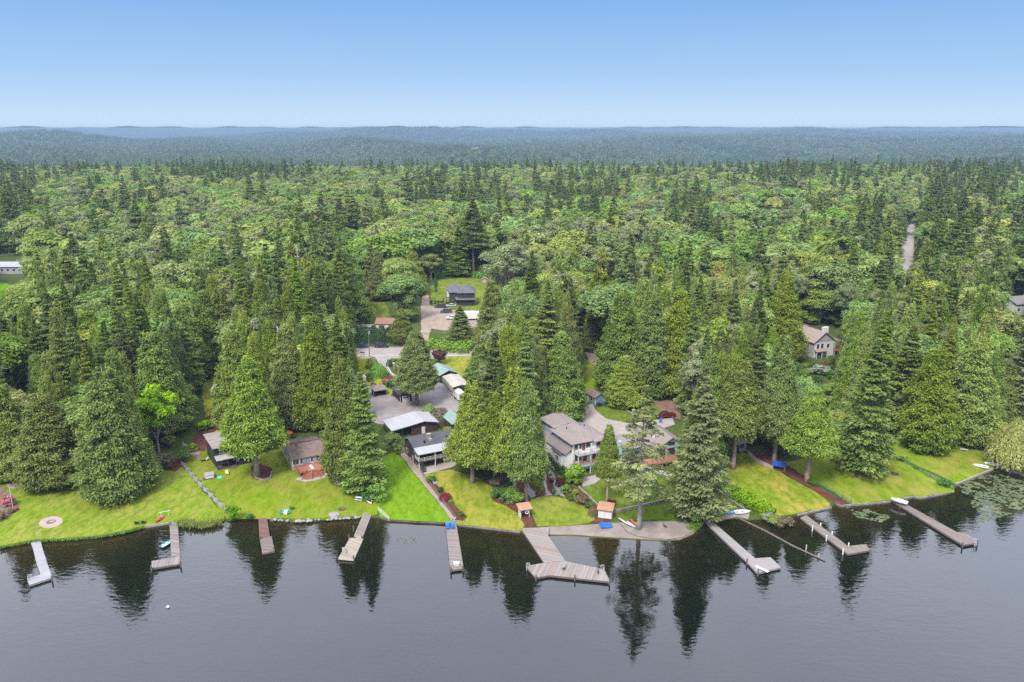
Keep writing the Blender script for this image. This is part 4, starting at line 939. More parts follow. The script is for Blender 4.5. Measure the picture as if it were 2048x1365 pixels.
# 2 cottage with red deck
r=empty('cottage',at2(583,919.5,3.0),D24,'cream cottage with brown shingle roof and a red timber lake deck','cottage')
w=MB(); gable_walls(w,0,8.3,0,12.8,-.8,3.0,4.9,'x',5.4); w.build('wall',CREAM,r)
b=MB(); gable_roof(b,0,8.3,0,12.8,3.0,4.9,'x',.35,.16,5.4); o=b.build('roof',SH_BRN,r)
for x,y in ((2.2,4.2),(5.6,5.0)): MB().cyl(x,y,4.4,5.1,.12).build('vent_pipe',BLACK,o)
b=MB(); b.box(-.36,8.66,5.1,5.7,5.04,5.12); b.build('ridge_cap',SH_SLATE,o)
FW=MB().box(.02,8.28,-.04,.0,1.0,2.95).build('front_wall',WHITE,r)
for x,w_ in ((1.0,1.4),(6.9,1.5)): window(r,x,-.04,1.5,w_,1.25,'f',WHITE,1)
for x in (2.4,5.0,7.95): window(r,x,-.04,1.55,.5,1.15,'f',WHITE)
door(r,3.25,-.04,1.16,.85,1.75,mat('blue_grey_door',(.30,.34,.40),.6,.1)); door(r,4.15,-.04,1.16,.85,1.75,MATS['blue_grey_door']); door(r,5.8,-.04,1.16,.8,1.75,MATS['blue_grey_door'])
for y in (3,8): window(r,0,y,1.3,1.0,1.1,'l',CREAM)
DK=MB(); DK.box(.6,8.9,-4.8,-.06,.95,1.12); d=DK.build('deck',REDW,r)
MB().box(3.9,4.7,-3.9,-.9,1.121,1.14).build('mat',CREAM,d)
posts(r,[(.8,-4.6),(3,-4.6),(5.6,-4.6),(8.7,-4.6)],-1.1,.95,REDW,.15)
railing(r,[(.65,-.3,1.12),(.65,-4.75,1.12),(2.4,-4.75,1.12)],.9,REDW,1.1,.09,(1,.6,.25)); 
b=MB(); cx=4.2
for k in range(6):                                       # half-octagon stair widening to the lawn
    z=1.1-.24*(k+1); q=.42*(k+1); b.slab([(2.5-q*.8,-4.8,z),(5.9+q*.8,-4.8,z),(5.6+q*.45,-4.8-q,z),(2.8-q*.45,-4.8-q,z)],.22)
s=b.build('stairs',REDW,r)
railing(r,[(2.45,-4.85,1.0),(.9,-6.5,-.45)],.9,REDW,1.0,.1,(1,.55)); railing(r,[(5.95,-4.85,1.0),(7.5,-6.5,-.45)],.9,REDW,1.0,.1,(1,.55)); railing(r,[(3.6,-5.6,.6),(3.2,-7.1,-.45)],.9,REDW,.9,.1,(1,.55)); railing(r,[(4.9,-5.6,.6),(5.3,-7.1,-.45)],.9,REDW,.9,.1,(1,.55))
# 3 pale-roofed carport
r=empty('carport',at2(784.5,863,2.5),math.radians(25),'long low carport and store with a pale metal roof and white door','carport')
w=MB(); w.add([(5.6,.5,-.6),(12.7,.5,-.6),(12.7,8,-.6),(5.6,8,-.6),(5.6,.5,3.25),(9.2,.5,3.78),(12.7,.5,3.0),(12.7,8,3.0),(9.2,8,3.78),(5.6,8,3.25)],[(0,1,6,5,4),(1,2,7,6),(2,3,9,8,7),(3,0,4,9),(0,3,2,1),(4,5,8,9),(5,6,7,8)]); w.build('wall',MAROON,r)
b=MB(); b.slab([(-.2,-.2,2.5),(5.6,-.2,3.3),(9.2,-.2,3.85),(9.2,8.7,3.85),(5.6,8.7,3.3),(-.2,8.7,2.5)],.18,(0,0,1)); b.slab([(9.2,-.2,3.85),(13.4,-.2,2.95),(13.4,8.7,2.95),(9.2,8.7,3.85)],.18,(0,0,1)); b.build('roof',METALW,r)
posts(r,[(.2,.2),(2.9,.2),(.2,8),(2.9,8)],-.6,2.5,BROWN,.16); MB().box(-.1,.02,0,8.4,-.5,1.2).build('side_wall',BROWN,r)
door(r,9.0,.5,-.1,1.0,2.3,WHITE)
# 4 brown house with balcony
r=empty('house',at2(837,909,4.3),D24,'dark brown lake house with slate roof, white balcony rail and stone chimney','house')
w=MB(); gable_walls(w,.3,13.5,3.0,11,-1,4.5,5.75,'x',7.2); w.build('wall',BROWN,r)
b=MB(); gable_roof(b,.3,13.5,3.0,11,4.5,5.75,'x',.45,.18,7.2); o=b.build('roof',SH_SLATE,r)
b=MB(); b.box(4.6,5.6,5.6,6.4,5.0,6.6); b.box(4.7,5.5,4.6,5.59,4.9,5.7); b.box(4.5,5.7,5.5,6.5,6.6,6.75); b.build('chimney',mat('grey_stone',(.3,.27,.25),.9,.45,2.5),o)
for x,y in ((2.2,6.6),(3.1,4.2),(6.9,6.7),(9.5,5.0),(9.8,7.0)): MB().box(x,x+.35,y,y+.35,5.0,5.85).build('vent',BLACK,o)
b=MB(); b.slab([(-.2,-.3,4.1),(13.8,-.3,4.1),(13.8,2.9,4.72),(-.2,2.9,4.72)],.14,(0,0,1)); b.build('porch_roof',METALW,r)
b=MB(); b.box(-.25,-.13,-.3,2.9,3.95,4.3); b.build('fascia',mat('teal_trim',(.08,.24,.21),.6,.1),r)
posts(r,[(.1,.0),(4.4,.0),(8.8,.0),(13.2,.0)],-.8,4.1,WHITE,.2)
MB().box(0,13.6,-.1,2.98,1.9,2.15).build('balcony',BROWN,r); railing(r,[(.1,2.9,2.15),(.1,0,2.15),(13.2,0,2.15)],.95,WHITE,1.5,.1,(1,.6,.25))
stair(r,.1,1.2,-2.6,.2,-.6,2.1,BROWN,9); railing(r,[(.1,-2.6,-.5),(.1,0,2.1)],.9,BROWN,1.4,.07)
for x in (2.6,5.2,7.6,10.5): window(r,x,3.0,2.6,1.6,1.3,'f',WHITE)
window(r,.3,9.4,1.3,1.3,1.0,'l',WHITE); door(r,.3,5.0,-.2,1.0,2.2,CREAM,'l'); window(r,.3,6.8,.2,.6,.5,'l',WHITE)
for x in (3.0,6.0,9.0): window(r,x,3.0,.1,1.8,1.5,'f',MAROON)
# 5 white three-storey house
WW=mat('white_siding',(.86,.84,.81),.7,.06,.6,(.48,.45,.42),.4,stripe=(2,.2,.12)); BL=mat('pale_blue_siding',(.33,.47,.53),.7,.08,.6,stripe=(2,.2,.2))
SH_G=mat('greige_shingles',(.25,.205,.19),.92,.1,.9,(.2,.165,.155),.5,.3,stripe=(2,.12,.2))
r=empty('house',at2(1144,946,0),math.radians(26),'white three-storey lake house with hip roof, two balconies and blue trim','house')
w=MB(); w.box(0,9.2,0,10.2,-2.0,5.3); w.build('wall',WW,r)
MB().box(.0,9.2,.0,10.2,5.3,7.9).build('upper_wall',WW,r); MB().box(-.05,-.003,.3,10.0,6.2,7.85).build('blue_band',BL,r); 
b=MB(); hip_roof(b,0,9.2,0,10.2,7.95,10.0,.8,3.6); b.slab([(5.2,-1.7,7.9),(9.0,-1.7,7.9),(7.1,3.5,9.4)],.15,(0,0,-1)); o=b.build('roof',SH_G,r)
for x,y in ((2.0,6.5),(6.3,7.0),(7.0,6.2)): MB().cyl(x,y,8.3,9.6,.11).build('vent_pipe',BLACK,o)
MB().box(.6,6.8,10.21,17,-1,8.1).build('rear_wall',BL,r)
b=MB(); b.slab([(0,9.3,8.35),(4.2,9.3,9.1),(4.2,17.6,9.1),(0,17.6,8.35)],.2,(0,0,1)); b.slab([(4.2,9.3,9.1),(7.4,9.3,8.45),(7.4,17.6,8.45),(4.2,17.6,9.1)],.2,(0,0,1)); b.build('rear_roof',SH_G,r)
MB().box(-1.7,-.002,.6,17,-1.5,5.1).build('wing_wall',WW,r)
b=MB(); b.slab([(-2.1,.1,5.0),(-.06,.1,6.15),(-.06,17.4,6.15),(-2.1,17.4,5.0)],.16,(0,0,1)); b.build('wing_roof',SH_G,r)
b=MB(); b.box(-2.4,-1.71,1.6,5.6,1.4,4.6); o=b.build('bay',WW,r); q=MB(); q.slab([(-2.7,1.2,4.6),(-1.72,1.2,5.2),(-1.72,6.0,5.2),(-2.7,6.0,4.6)],.14,(0,0,1)); q.build('bay_roof',SH_SLATE,o)
for y in (3.0,3.8): window(r,-2.4,y,2.6,.55,1.2,'l',WHITE)
for y in (3.4,4.1,11.8,12.6): window(r,0 if y<10 else -1.7,y,6.3 if y<10 else 3,.5,1.0,'l',WHITE)
window(r,0,.9,2.4,.6,1.7,'l',WHITE); window(r,0,.35,6.4,.35,1.2,'l',WHITE); window(r,0,1.2,.0,.9,.9,'l',BL)
for x,zz,w_ in ((1.6,6.0,1.9),(4.6,6.0,1.4),(1.6,2.9,1.8)): window(r,x,0,zz,w_,1.6,'f',BL)
DOORW=mat('reddish_door',(.22,.07,.045),.5,.1); door(r,3.2,0,5.56,.95,2.1,DOORW); door(r,3.6,0,2.56,1.0,2.2,DOORW); door(r,6.3,0,2.56,1.0,2.2,DOORW); window(r,7.6,0,6.0,1.3,1.5,'f',BL)
TANW=mat('tan_deck',(.36,.25,.18),.8,.15,1)
for z0 in (5.3,2.3):
    MB().box(.3,7.6,-2.3,-.06,z0-.1,z0+.2).build('balcony',TANW if z0<3 else WHITE,r)
    railing(r,[(.4,-.15,z0+.2),(.4,-2.2,z0+.2),(7.5,-2.2,z0+.2),(7.5,-.15,z0+.2)],.95,TANW,1.7,.1,(1,.15),.35)
    MB().box(.28,7.62,-2.36,-2.31,z0-.2,z0+.2).build('fascia',BL,r)
posts(r,[(.45,-2.15),(4.0,-2.15),(7.4,-2.15)],-1.5,7.9,WHITE,.2)
MB().box(8.0,9.6,-1.6,-.01,-1.5,7.8).build('bay_wall',WW,r)
for zz in (5.9,2.9): window(r,8.8,-1.6,zz,1.0,1.5,'f',BL)
stair(r,-3.4,-2.2,2.0,11.0,-.2,1.6,mat('stone_steps',(.3,.27,.24),.9,.2),9)
# 6 blue-grey gabled neighbour
r=empty('house',at2(1313,898,3.5),math.radians(19),'blue-grey gabled house with skylight and orange deck behind the sparse fir','house')
w=MB(); gable_walls(w,0,8.6,0,13,-1,3.6,6.0,'y'); w.build('wall',BL,r)
b=MB(); gable_roof(b,0,8.6,0,13,3.6,6.0,'y',.6,.18); o=b.build('roof',SH_G,r)
b=MB(); b.slab([(1.4,4.0,4.62),(2.6,4.0,5.28),(2.6,5.0,5.28),(1.4,5.0,4.62)],.1,(0,0,1)); b.build('skylight',mat('skylight_glass',(.5,.53,.55),.2,.05),o)
MB().box(-9,-.01,3.5,12,-1,3.2).build('wing_wall',BL,r); b=MB(); hip_roof(b,-9,0.6,3.5,12,3.25,5.0,.6); b.build('wing_roof',SH_G,r)
MB().box(-9.4,-8.4,2.6,3.4,-.5,5.6).build('chimney',BL,r)
for x,w_ in ((1.6,1.8),(4.3,2.2),(7.0,1.8)): window(r,x,0,1.3,w_,1.9,'f',TANW)
window(r,4.3,0,3.9,1.8,.9,'f',TANW)
ORW=mat('orange_deck',(.33,.15,.08),.7,.15,1,stripe=(0,.3,.4)); MB().box(-4.5,8.6,-3.6,-.06,.9,1.1).build('deck',ORW,r); railing(r,[(-4.4,-.3,1.1),(-4.4,-3.5,1.1),(8.5,-3.5,1.1)],.95,ORW,1.4,.1,(1,.6,.25)); posts(r,[(-4.3,-3.4),(0,-3.4),(4,-3.4),(8.4,-3.4)],-1,.9,ORW)
# 7 black house behind the road
DK1=mat('charcoal_siding',(.052,.043,.045),.8,.15,.7,stripe=(2,.3,.4)); SH_D=mat('charcoal_shingles',(.115,.11,.125),.9,.12,.7,(.085,.08,.095),.5)
r=empty('house',at2(899,611,0),math.radians(3),'charcoal two-storey house with grey hip roofs behind the road','house')
MB().box(0,4.4,0,9,-1,6.0).build('wall',DK1,r); MB().box(4.0,11.4,-1.8,9.5,-1,6.0).build('front_wall',DK1,r)
b=MB(); hip_roof(b,0,5.5,0,9,6.0,8.0,.5); hip_roof(b,4.0,11.4,-1.8,9.5,6.06,8.6,.5); hip_roof(b,-1.6,7,5,10.5,6.03,8.3,.5); b.build('roof',SH_D,r)
b=MB(); b.slab([(3.0,-2.9,2.9),(11.8,-2.9,2.9),(11.8,-1.82,3.45),(3.0,-1.82,3.45)],.12,(0,0,1)); b.slab([(2.6,-1.8,3.0),(3.99,-1.8,3.0),(3.99,-.02,3.7),(2.6,-.02,3.7)],.12,(0,0,1)); b.build('skirt_roof',SH_D,r)
b=MB(); b.slab([(-2.9,.6,3.1),(-.02,.6,3.4),(-.02,4.5,3.4),(-2.9,4.5,3.1)],.16,(0,0,1)); b.build('porch_roof',SH_D,r); posts(r,[(-2.7,.8),(-2.7,4.3),(-1.2,.8)],-.5,3.1,DK1,.25)
for x in (5.8,7.6,9.6): window(r,x,-1.8,4.2,.9,1.1,'f',DK1)
window(r,1.0,0,4.3,.7,1.0,'f',DK1); MB().box(-1.0,-.02,.3,.9,3.8,5.8).build('white_panel',WHITE,r)
for x in (1.4,7.3): MB().box(x,x+.25,-1.98 if x>4 else -.18,-1.81 if x>4 else -.01,2.2,2.5).build('wall_lamp',WHITE,r)
door(r,5.9,-1.8,-.1,2.6,2.3,DK1); door(r,9.4,-1.8,-.1,2.6,2.3,DK1)
# 8 grey gabled house on the right
GRY=mat('lilac_grey_siding',(.36,.355,.385),.75,.07,.6,stripe=(2,.22,.15)); SH_T=mat('warm_tan_shingles',(.27,.22,.19),.9,.1,.8)
r=empty('house',at2(1626,717,0),math.radians(22),'grey two-storey house with tan gable roof in the right-hand wood','house')
r.scale=(1.12,1.0,1.05)
w=MB(); gable_walls(w,0,8.0,0,12.5,-1,5.6,8.6,'y'); w.build('wall',GRY,r)
b=MB(); gable_roof(b,0,8.0,0,12.5,5.6,8.6,'y',.5,.18); o=b.build('roof',SH_T,r)
b=MB(); b.box(4.6,6.6,1.6,2.6,7,9.9); b.build('chimney',WHITE,o)
MB().box(.05,7.95,-.05,-.003,.2,5.2).build('front_siding',WHITE,r)
for x in (1.5,3.2): window(r,x,-.05,3.3,.7,1.4,'f',mat('dark_trim',(.08,.08,.09),.6,.1))
window(r,5.6,-.05,3.2,1.0,1.3,'f',WHITE)
b=MB(); b.slab([(0,-1.6,2.4),(4.6,-1.6,2.4),(4.6,-.06,2.9),(0,-.06,2.9)],.14,(0,0,1)); b.build('porch_roof',SH_T,r); posts(r,[(.2,-1.4),(2.3,-1.4),(4.4,-1.4)],-.5,2.4,WHITE,.16)
window(r,2.2,-.05,.5,2.2,1.4,'f',WHITE,2); door(r,5.7,-.05,0,1.0,2.1,WHITE)
b=MB(); b.box(8.01,11,-.5,4.5,1.6,1.8); b.build('deck',REDW,r); railing(r,[(8.1,-.4,1.8),(10.9,-.4,1.8),(10.9,4.4,1.8)],1.0,mat('red_cloth',(.45,.06,.05),.8,.1),1.2,.08,(1,.8,.6,.4,.2)); posts(r,[(8.2,-.3),(10.8,-.3),(10.8,4.2)],-1,5,WHITE,.16)
b=MB(); b.slab([(8.0,-.8,5.6),(8.0,6,5.6),(11.4,6,4.8),(11.4,-.8,4.8)],.16,(0,0,1)); b.build('deck_roof',SH_T,r)
for y in (3,6.5,9.5): window(r,0,y,3.0,.9,1.2,'l',WHITE)
# 9 small outbuildings
def simple_shed(name,root,x0,x1,y0,y1,ze,zr,wm,rm,axis='y',ov=.35):
    w=MB(); gable_walls(w,x0,x1,y0,y1,-.6,ze,zr,axis); w.build('wall',wm,root); b=MB(); gable_roof(b,x0,x1,y0,y1,ze,zr,axis,ov,.12); return b.build('roof',rm,root)
r=empty('garage',at2(801,806,0),D24,'small black garage with a white panelled door beside the round cedar','garage')
simple_shed('g',r,0,3.6,0,7.2,2.5,3.4,mat('black_maroon_siding',(.04,.022,.025),.8,.2,.8,stripe=(2,.2,.4)),mat('black_shingles',(.05,.047,.05),.9,.15))
d=MB().box(.6,3.0,-.07,.05,-.2,1.95).build('door',WHITE,r); MB().box(.8,1.7,-.1,-.07,1.35,1.65).build('door_window',GLASS,d); MB().box(1.9,2.8,-.1,-.07,1.35,1.65).build('door_window',GLASS,d)
b=MB(); b.box(-.04,.0,0,7.2,-.3,-.15); b.box(-.05,.06,-.05,.06,-.3,2.4); b.build('trim',WHITE,r)
r=empty('open_shed',at2(751,795,0),D24,'open-fronted brown lean-to shed at the edge of the asphalt yard','shed')
b=MB(); b.box(-.1,.0,0,3.6,-.4,2.0); b.box(3.4,3.5,0,3.6,-.4,2.0); b.box(0,3.4,3.5,3.6,-.4,2.2); b.build('wall',BROWN,r)
b=MB(); b.slab([(-.5,-.5,2.05),(3.9,-.5,2.05),(3.9,4.1,2.35),(-.5,4.1,2.35)],.14,(0,0,1)); b.build('roof',mat('weathered_boards',(.2,.165,.15),.9,.2,1,stripe=(0,.3,.4)),r); posts(r,[(0.03,.08),(3.35,.08)],-.4,2.05,BROWN,.16)
window(r,-.1,1.6,.7,.8,.9,'l',WHITE)
r=empty('rv_shelter',at2(907,799,0),math.radians(20),'beige vehicle shelter with draped sides beside the dry field','shelter')
b=MB(); gable_roof(b,0,5.0,0,11.5,3.9,4.4,'y',.3,.1); b.build('roof',mat('beige_tarp',(.42,.385,.32),.7,.07,.6,stripe=(1,1.6,.25)),r)
b=MB(); b.box(-.34,-.28,0,11.5,2.5,3.8); b.build('side_curtain',mat('beige_curtain',(.36,.34,.3),.75,.1),r); posts(r,[(0,.1),(0,3.8),(0,7.6),(0,11.3),(5,.1),(5,3.8),(5,7.6),(5,11.3)],-.6,3.9,WHITE,.1)
def green_roof(px,py,w,d,rot,lab,h=2.8):
    r=empty('shed',at2(px,py,h),rot,lab,'shed'); simple_shed('s',r,0,w,0,d,h,h+1.2,BROWN,mat('sage_metal_roof',(.21,.30,.255),.6,.08,.6,stripe=(1,.6,.3)),'y',.4); door(r,w*.3,0,-.1,.9,2.0,MAROON); window(r,w*.7,0,1.0,.8,.8,'f',WHITE)
green_roof(880,751,6,9,D24,'shed with a sage green metal roof behind the beige vehicle shelter')
green_roof(906,848,5,7,D24,'shed with a sage green metal roof right of the clipped round shrubs')
r=empty('shed',at2(1190,811,0),D24,'small blue shed with brown roof at the end of the concrete drive','shed')
SB=mat('shed_blue',(.17,.25,.31),.75,.1,.8,stripe=(2,.2,.2)); simple_shed('s',r,0,3.6,0,5.2,2.5,3.4,SB,SH_BRN); window(r,0,2.0,.9,1.1,1.0,'l',WHITE); door(r,0,4.0,0,.9,2.0,WHITE,'l'); posts(r,[(.03,-.03),(3.57,-.03)],-.5,2.45,WHITE,.14)
r=empty('shed',at2(752,660,0),math.radians(-4),'small outbuilding with a reddish roof behind the tall clipped hedge','shed'); simple_shed('s',r,0,7,0,5.5,2.6,4.2,CREAM,mat('reddish_roof',(.24,.125,.095),.9,.12),'x'); window(r,2,0,1,.9,.9,'f',WHITE); door(r,4.5,0,0,.9,2.0,WHITE)
def far_house(px,py,w,d,h,zr,rot,wm,rm,lab,axis='x',nm='house'):
    r=empty(nm,at2(px,py,0),rot,lab,'house'); w_=MB(); gable_walls(w_,0,w,0,d,-1,h,zr,axis); w_.build('wall',wm,r); b=MB(); gable_roof(b,0,w,0,d,h,zr,axis,.5,.18); o=b.build('roof',rm,r)
    for k in range(max(2,int(w/3))): window(r,1.5+k*(w-3)/max(1,int(w/3)-1),0,h*.4,1.3,1.2,'f',WHITE)
    door(r,w*.5,0,0,1,2.1,MAROON); MB().box(w*.7,w*.7+.8,d*.5,d*.5+.8,zr-.8,zr+.7).build('chimney',SH_BRN,o); return r
far_house(-60,549,28,9,4.0,5.8,math.radians(2),GRY,mat('blue_grey_roof',(.3,.31,.36),.5,.1),'long low pale grey building with grey roof at the left edge')
far_house(2030,632,14,10,5,7.2,math.radians(18),WHITE,mat('grey_roof',(.2,.185,.18),.9,.1),'white house with grey roof at the right edge among trees')
far_house(1192,607,11,8,4.2,6.0,math.radians(-6),CREAM,SH_T,'tan-roofed house glimpsed behind the cottonwood')
far_house(1562,409,13,10,4,6.5,math.radians(20),CREAM,SH_T,'small tan-roofed house deep in the far right wood')
far_house(1502,461,11,8,4,5.2,math.radians(-10),WHITE,WHITE,'flat white building deep in the right wood')
far_house(1456,910,6,4,2.6,3.6,math.radians(25),GRY,SH_G,'small grey garden house just visible behind the straight bare cedar trunk')
r=empty('shed',at2(964,566,0),0,'tiny pinkish shed at the back of the dark house lawn','shed'); simple_shed('s',r,0,2.6,0,2.2,1.9,2.5,mat('pink_boards',(.38,.24,.19),.8,.15),SH_T); door(r,1.3,0,0,.8,1.7,CREAM)
# lakeside little shelters
r=empty('water_shelter',at2(1041,1038,0),math.radians(18),'small white shelter with orange shingle roof and a life ring on it','shelter')
OR=mat('orange_shingles',(.40,.215,.13),.85,.15,1.5,(.3,.16,.1),.5); posts(r,[(.1,.1),(2.1,.1),(.1,1.5),(2.1,1.5)],-.4,2.2,WHITE,.16); b=MB(); b.slab([(-.4,-.6,2.2),(2.7,-.6,2.2),(2.7,2.2,2.6),(-.4,2.2,2.6)],.12,(0,0,1)); b.build('roof',OR,r); MB().box(.02,.1,.2,1.4,-.3,2.1).build('wall',WHITE,r)
b=MB(); b.tube([(1.4+.38*math.cos(t),-.35,1.55+.38*math.sin(t)) for t in [k*.3142 for k in range(21)]],.1,6,False); b.build('life_ring',WHITE,r)
r=empty('shed',at2(1196,1036,0),math.radians(-16),'small white beach shed with an orange shingle roof','shed')
b=MB(); b.box(0,3.0,0,2.4,-.5,2.1); b.build('wall',WHITE,r); b=MB(); b.slab([(-.3,-.4,2.12),(3.3,-.4,2.12),(3.3,2.8,2.6),(-.3,2.8,2.6)],.12,(0,0,1)); b.build('roof',OR,r); door(r,1.0,0,-.1,.9,1.9,WHITE)
# ------------------------------------------------------------------ docks
PLANK=mat('weathered_planks',(.27,.235,.215),.85,.14,.8,(.17,.145,.13),.5,stripe=(0,.3,.45))
def plankmat(name,col,alt,ang,sp=.28,alta=.5):
    if name in MATS: return MATS[name]
    col=tuple(c*NL*.74 for c in col); alt=tuple(c*NL*.74 for c in alt)
    m,nt,out=newmat(name); P=nd(nt,'ShaderNodeNewGeometry').outputs['Position']
    rt=nd(nt,'ShaderNodeMapping',{'Vector':P,'Rotation':(0,0,-ang)}).outputs[0]
    sx=nd(nt,'ShaderNodeSeparateXYZ',{0:rt}).outputs[0]; q=math_(nt,'DIVIDE',sx,sp); fl=math_(nt,'FLOOR',q)
    w=nd(nt,'ShaderNodeTexWhiteNoise',{'W':fl},noise_dimensions='1D').outputs['Value']
    w2=nd(nt,'ShaderNodeTexWhiteNoise',{'W':math_(nt,'ADD',fl,.37)},noise_dimensions='1D').outputs['Value']
    n=noise(nt,P,1.2,4,.7)
    c=mixc(nt,math_(nt,'MULTIPLY',math_(nt,'GREATER_THAN',w,1-alta*.5),.75),tuple(col),tuple(alt))
    v=math_(nt,'ADD',.72,math_(nt,'ADD',math_(nt,'MULTIPLY',w2,.25),math_(nt,'MULTIPLY',n,.32)))
    c=mixc(nt,1.0,c,nd(nt,'ShaderNodeCombineColor',{0:v,1:v,2:v}).outputs[0],'MULTIPLY')
    c=mixc(nt,math_(nt,'MULTIPLY',math_(nt,'LESS_THAN',math_(nt,'FRACT',q),.13),.6),c,tuple(x*.25 for x in col))
    b=nd(nt,'ShaderNodeBsdfPrincipled',{'Base Color':c,'Roughness':.85,'Specular IOR Level':.2}); nt.links.new(b.outputs[0],out.inputs[0]); MATS[name]=m; return m
FLOAT=mat('dark_float',(.03,.03,.035),.7,.2); PILE=mat('piling',(.14,.115,.095),.9,.3,1.5)
def dock(label,parts,edge=None,piles=(),z=.55,white=False,extra=None):
    w=[[atz(*p,z) for p in P] for P,m in parts]; c=w[0][0]
    root=empty('dock',(c.x,c.y,0),0,label,'dock',None)
    for W_,(P,m) in zip(w,parts):
        L=[(v.x-c.x,v.y-c.y,z) for v in W_]
        MB().slab(L,.14).build('deck',m,root)
        ce=Vector((sum(p[0] for p in L)/len(L),sum(p[1] for p in L)/len(L),0))
        b=MB()
        for a,q in zip(L,L[1:]+L[:1]):
            A=Vector(a); Q=Vector(q); A.z=Q.z=z-.21; b.bar(A,Q,.12,.36)
        b.build('frame',edge or PILE,root)
        fl=[tuple((Vector((p[0],p[1],0))-ce)*.94+ce+Vector((0,0,z-.3))) for p in L]; MB().slab(fl,.4).build('float',FLOAT,root)
    for px,py in piles:
        v=atz(px,py,z); MB().cyl(v.x-c.x,v.y-c.y,-1.5,z+.75,.15,.14,10).build('piling',WHITE if white else PILE,root)
    return root,c
G1=mat('grey_composite',(.27,.265,.27),.7,.05,.5,(.38,.37,.37),.4); G2=mat('taupe_composite',(.25,.23,.215),.75,.05,.6,(.25,.23,.22),.5)
dock('pale grey L-shaped dock at the far left of the shore',[([(62,1085),(80,1079),(83.5,1093.5),(66.5,1096.5)],G1),([(66.6,1097),(83.6,1094),(91.5,1120),(73,1124)],G1),([(73.2,1124.6),(91.7,1120.6),(103.7,1155.5),(59,1170),(55.4,1157.5),(81.7,1149)],G1)],mat('pale_edge',(.28,.27,.27),.7,.1),[(104,1159),(94,1123),(56,1156)],.5)
dock('weathered grey L-shaped dock with a small dinghy tied inside it',[([(339,1045),(354.6,1044),(360,1112),(343,1114)],plankmat('pl_grey',(.26,.23,.215),(.34,.31,.29),1.35,.3)),([(303,1122.5),(360.2,1112.6),(361,1127.5),(304.5,1136.5)],plankmat('pl_grey2',(.27,.24,.225),(.35,.32,.3),.25,.3))],None,[(341,1050),(303,1138),(361,1129)])
dock('short two-part dock, red-brown near the shore and grey at the end',[([(517.5,1037),(533.5,1036.5),(539,1072.5),(519.5,1075.5)],plankmat('pl_red',(.20,.105,.08),(.26,.15,.115),1.4,.3)),([(520.3,1077.5),(542.7,1072.8),(549,1102),(525,1107)],plankmat('pl_grey3',(.22,.18,.165),(.30,.2,.16),1.45,.3))],None,[(521,1079),(548,1100)])
dock('slanting dock widening to a tan swim platform at its end',[([(728.5,1025),(741,1031),(723.6,1075.5),(709,1071)],plankmat('pl_tan',(.27,.235,.2),(.33,.29,.25),1.0,.3)),([(700.5,1076),(726,1076.6),(707,1118.6),(677.5,1116)],plankmat('pl_tan2',(.40,.33,.26),(.46,.39,.3),1.0,.5))],CREAM,[(707,1059),(724,1078),(698,1077),(707,1118)])
dock('straight grey plank dock carrying a blue pedal boat',[([(891,1043.5),(911.5,1042),(927,1137),(900.6,1140.5)],plankmat('pl_pink',(.28,.235,.21),(.34,.27,.24),1.42,.3))],None,[(902,1141),(926,1138)])
P6=plankmat('pl_big',(.34,.305,.28),(.32,.23,.18),1.18,.34,.5); P6b=plankmat('pl_big2',(.34,.305,.28),(.32,.23,.18),-.30,.34,.6)
dock('wide angled dock with patched pale and orange planks and a broad T end',[([(1041.7,1056.5),(1099.4,1055),(1096.2,1071.4),(1130.7,1122.2),(1088.4,1125.4)],P6),([(1088,1126),(1131,1122.8),(1208,1139),(1219.7,1163.6),(1099,1150.5),(1071.4,1155.4),(1052,1132.5)],P6b)],None,[(1053,1133),(1072,1157),(1150,1157),(1207,1138),(1219,1165)])
dock('long smooth grey dock with an angled end, right of the gravel beach',[([(1392.6,1027),(1404.5,1025.5),(1510,1117),(1541,1115),(1561.5,1134.6),(1515,1146),(1493,1122.5)],G2)],mat('grey_edge',(.26,.24,.23),.7,.1),[(1494,1124),(1516,1147)])
dock('grey plank dock with white posts and an L end',[([(1600.5,1036),(1612.5,1030.6),(1696,1092.7),(1731.7,1088.6),(1739,1100.5),(1696,1108.4)],plankmat('pl_post',(.25,.215,.19),(.31,.27,.24),.68,.3))],None,[(1625,1058),(1641,1053),(1653,1078),(1664,1070),(1686,1105),(1697,1093)],.55,True)
dock('longest brown dock at the right with a flared end and a white boat on it',[([(1784.6,1002),(1796.5,1000),(1914,1064.7),(1934.5,1068),(1956,1085),(1926,1090)],plankmat('pl_long',(.23,.19,.165),(.29,.24,.21),.66,.3))],None,[(1800,1012),(1925,1091),(1955,1087)])
dock('narrow walkway along the shore below the willow',[([(1987,932),(1993,928),(2130,966),(2124,974)],plankmat('pl_walk',(.30,.22,.18),(.36,.28,.23),-.2,.3))],None,[(2020,944),(2060,955)])
def dock_ladder(px,py,rot,label):
    p=atz(px,py,.55); root=empty('dock_ladder',tuple(p),rot,label,'ladder')
    for x in (-.25,.25): MB().tube([(x,.5,0),(x,.45,.85),(x,.0,.95),(x,-.15,.5),(x,-.15,-1.2)],.04,6).build('rail',RIMW,root)
    b=MB()
    for k in range(4): b.box(-.25,.25,-.2,-.1,-.9+k*.35,-.84+k*.35)
    b.build('rung',RIMW,root)
RIMW=mat('galvanised',(.5,.5,.5),.4,.1,2)
dock_ladder(1206,1140,.9,'metal ladder at the right tip of the broad T dock end'); dock_ladder(1055,1136,-1.6,'metal ladder at the left tip of the broad T dock end'); dock_ladder(1950,1087,.2,'metal ladder at the flared end of the longest brown dock'); dock_ladder(58,1160,-1.3,'metal ladder at the tip of the pale L-shaped dock')
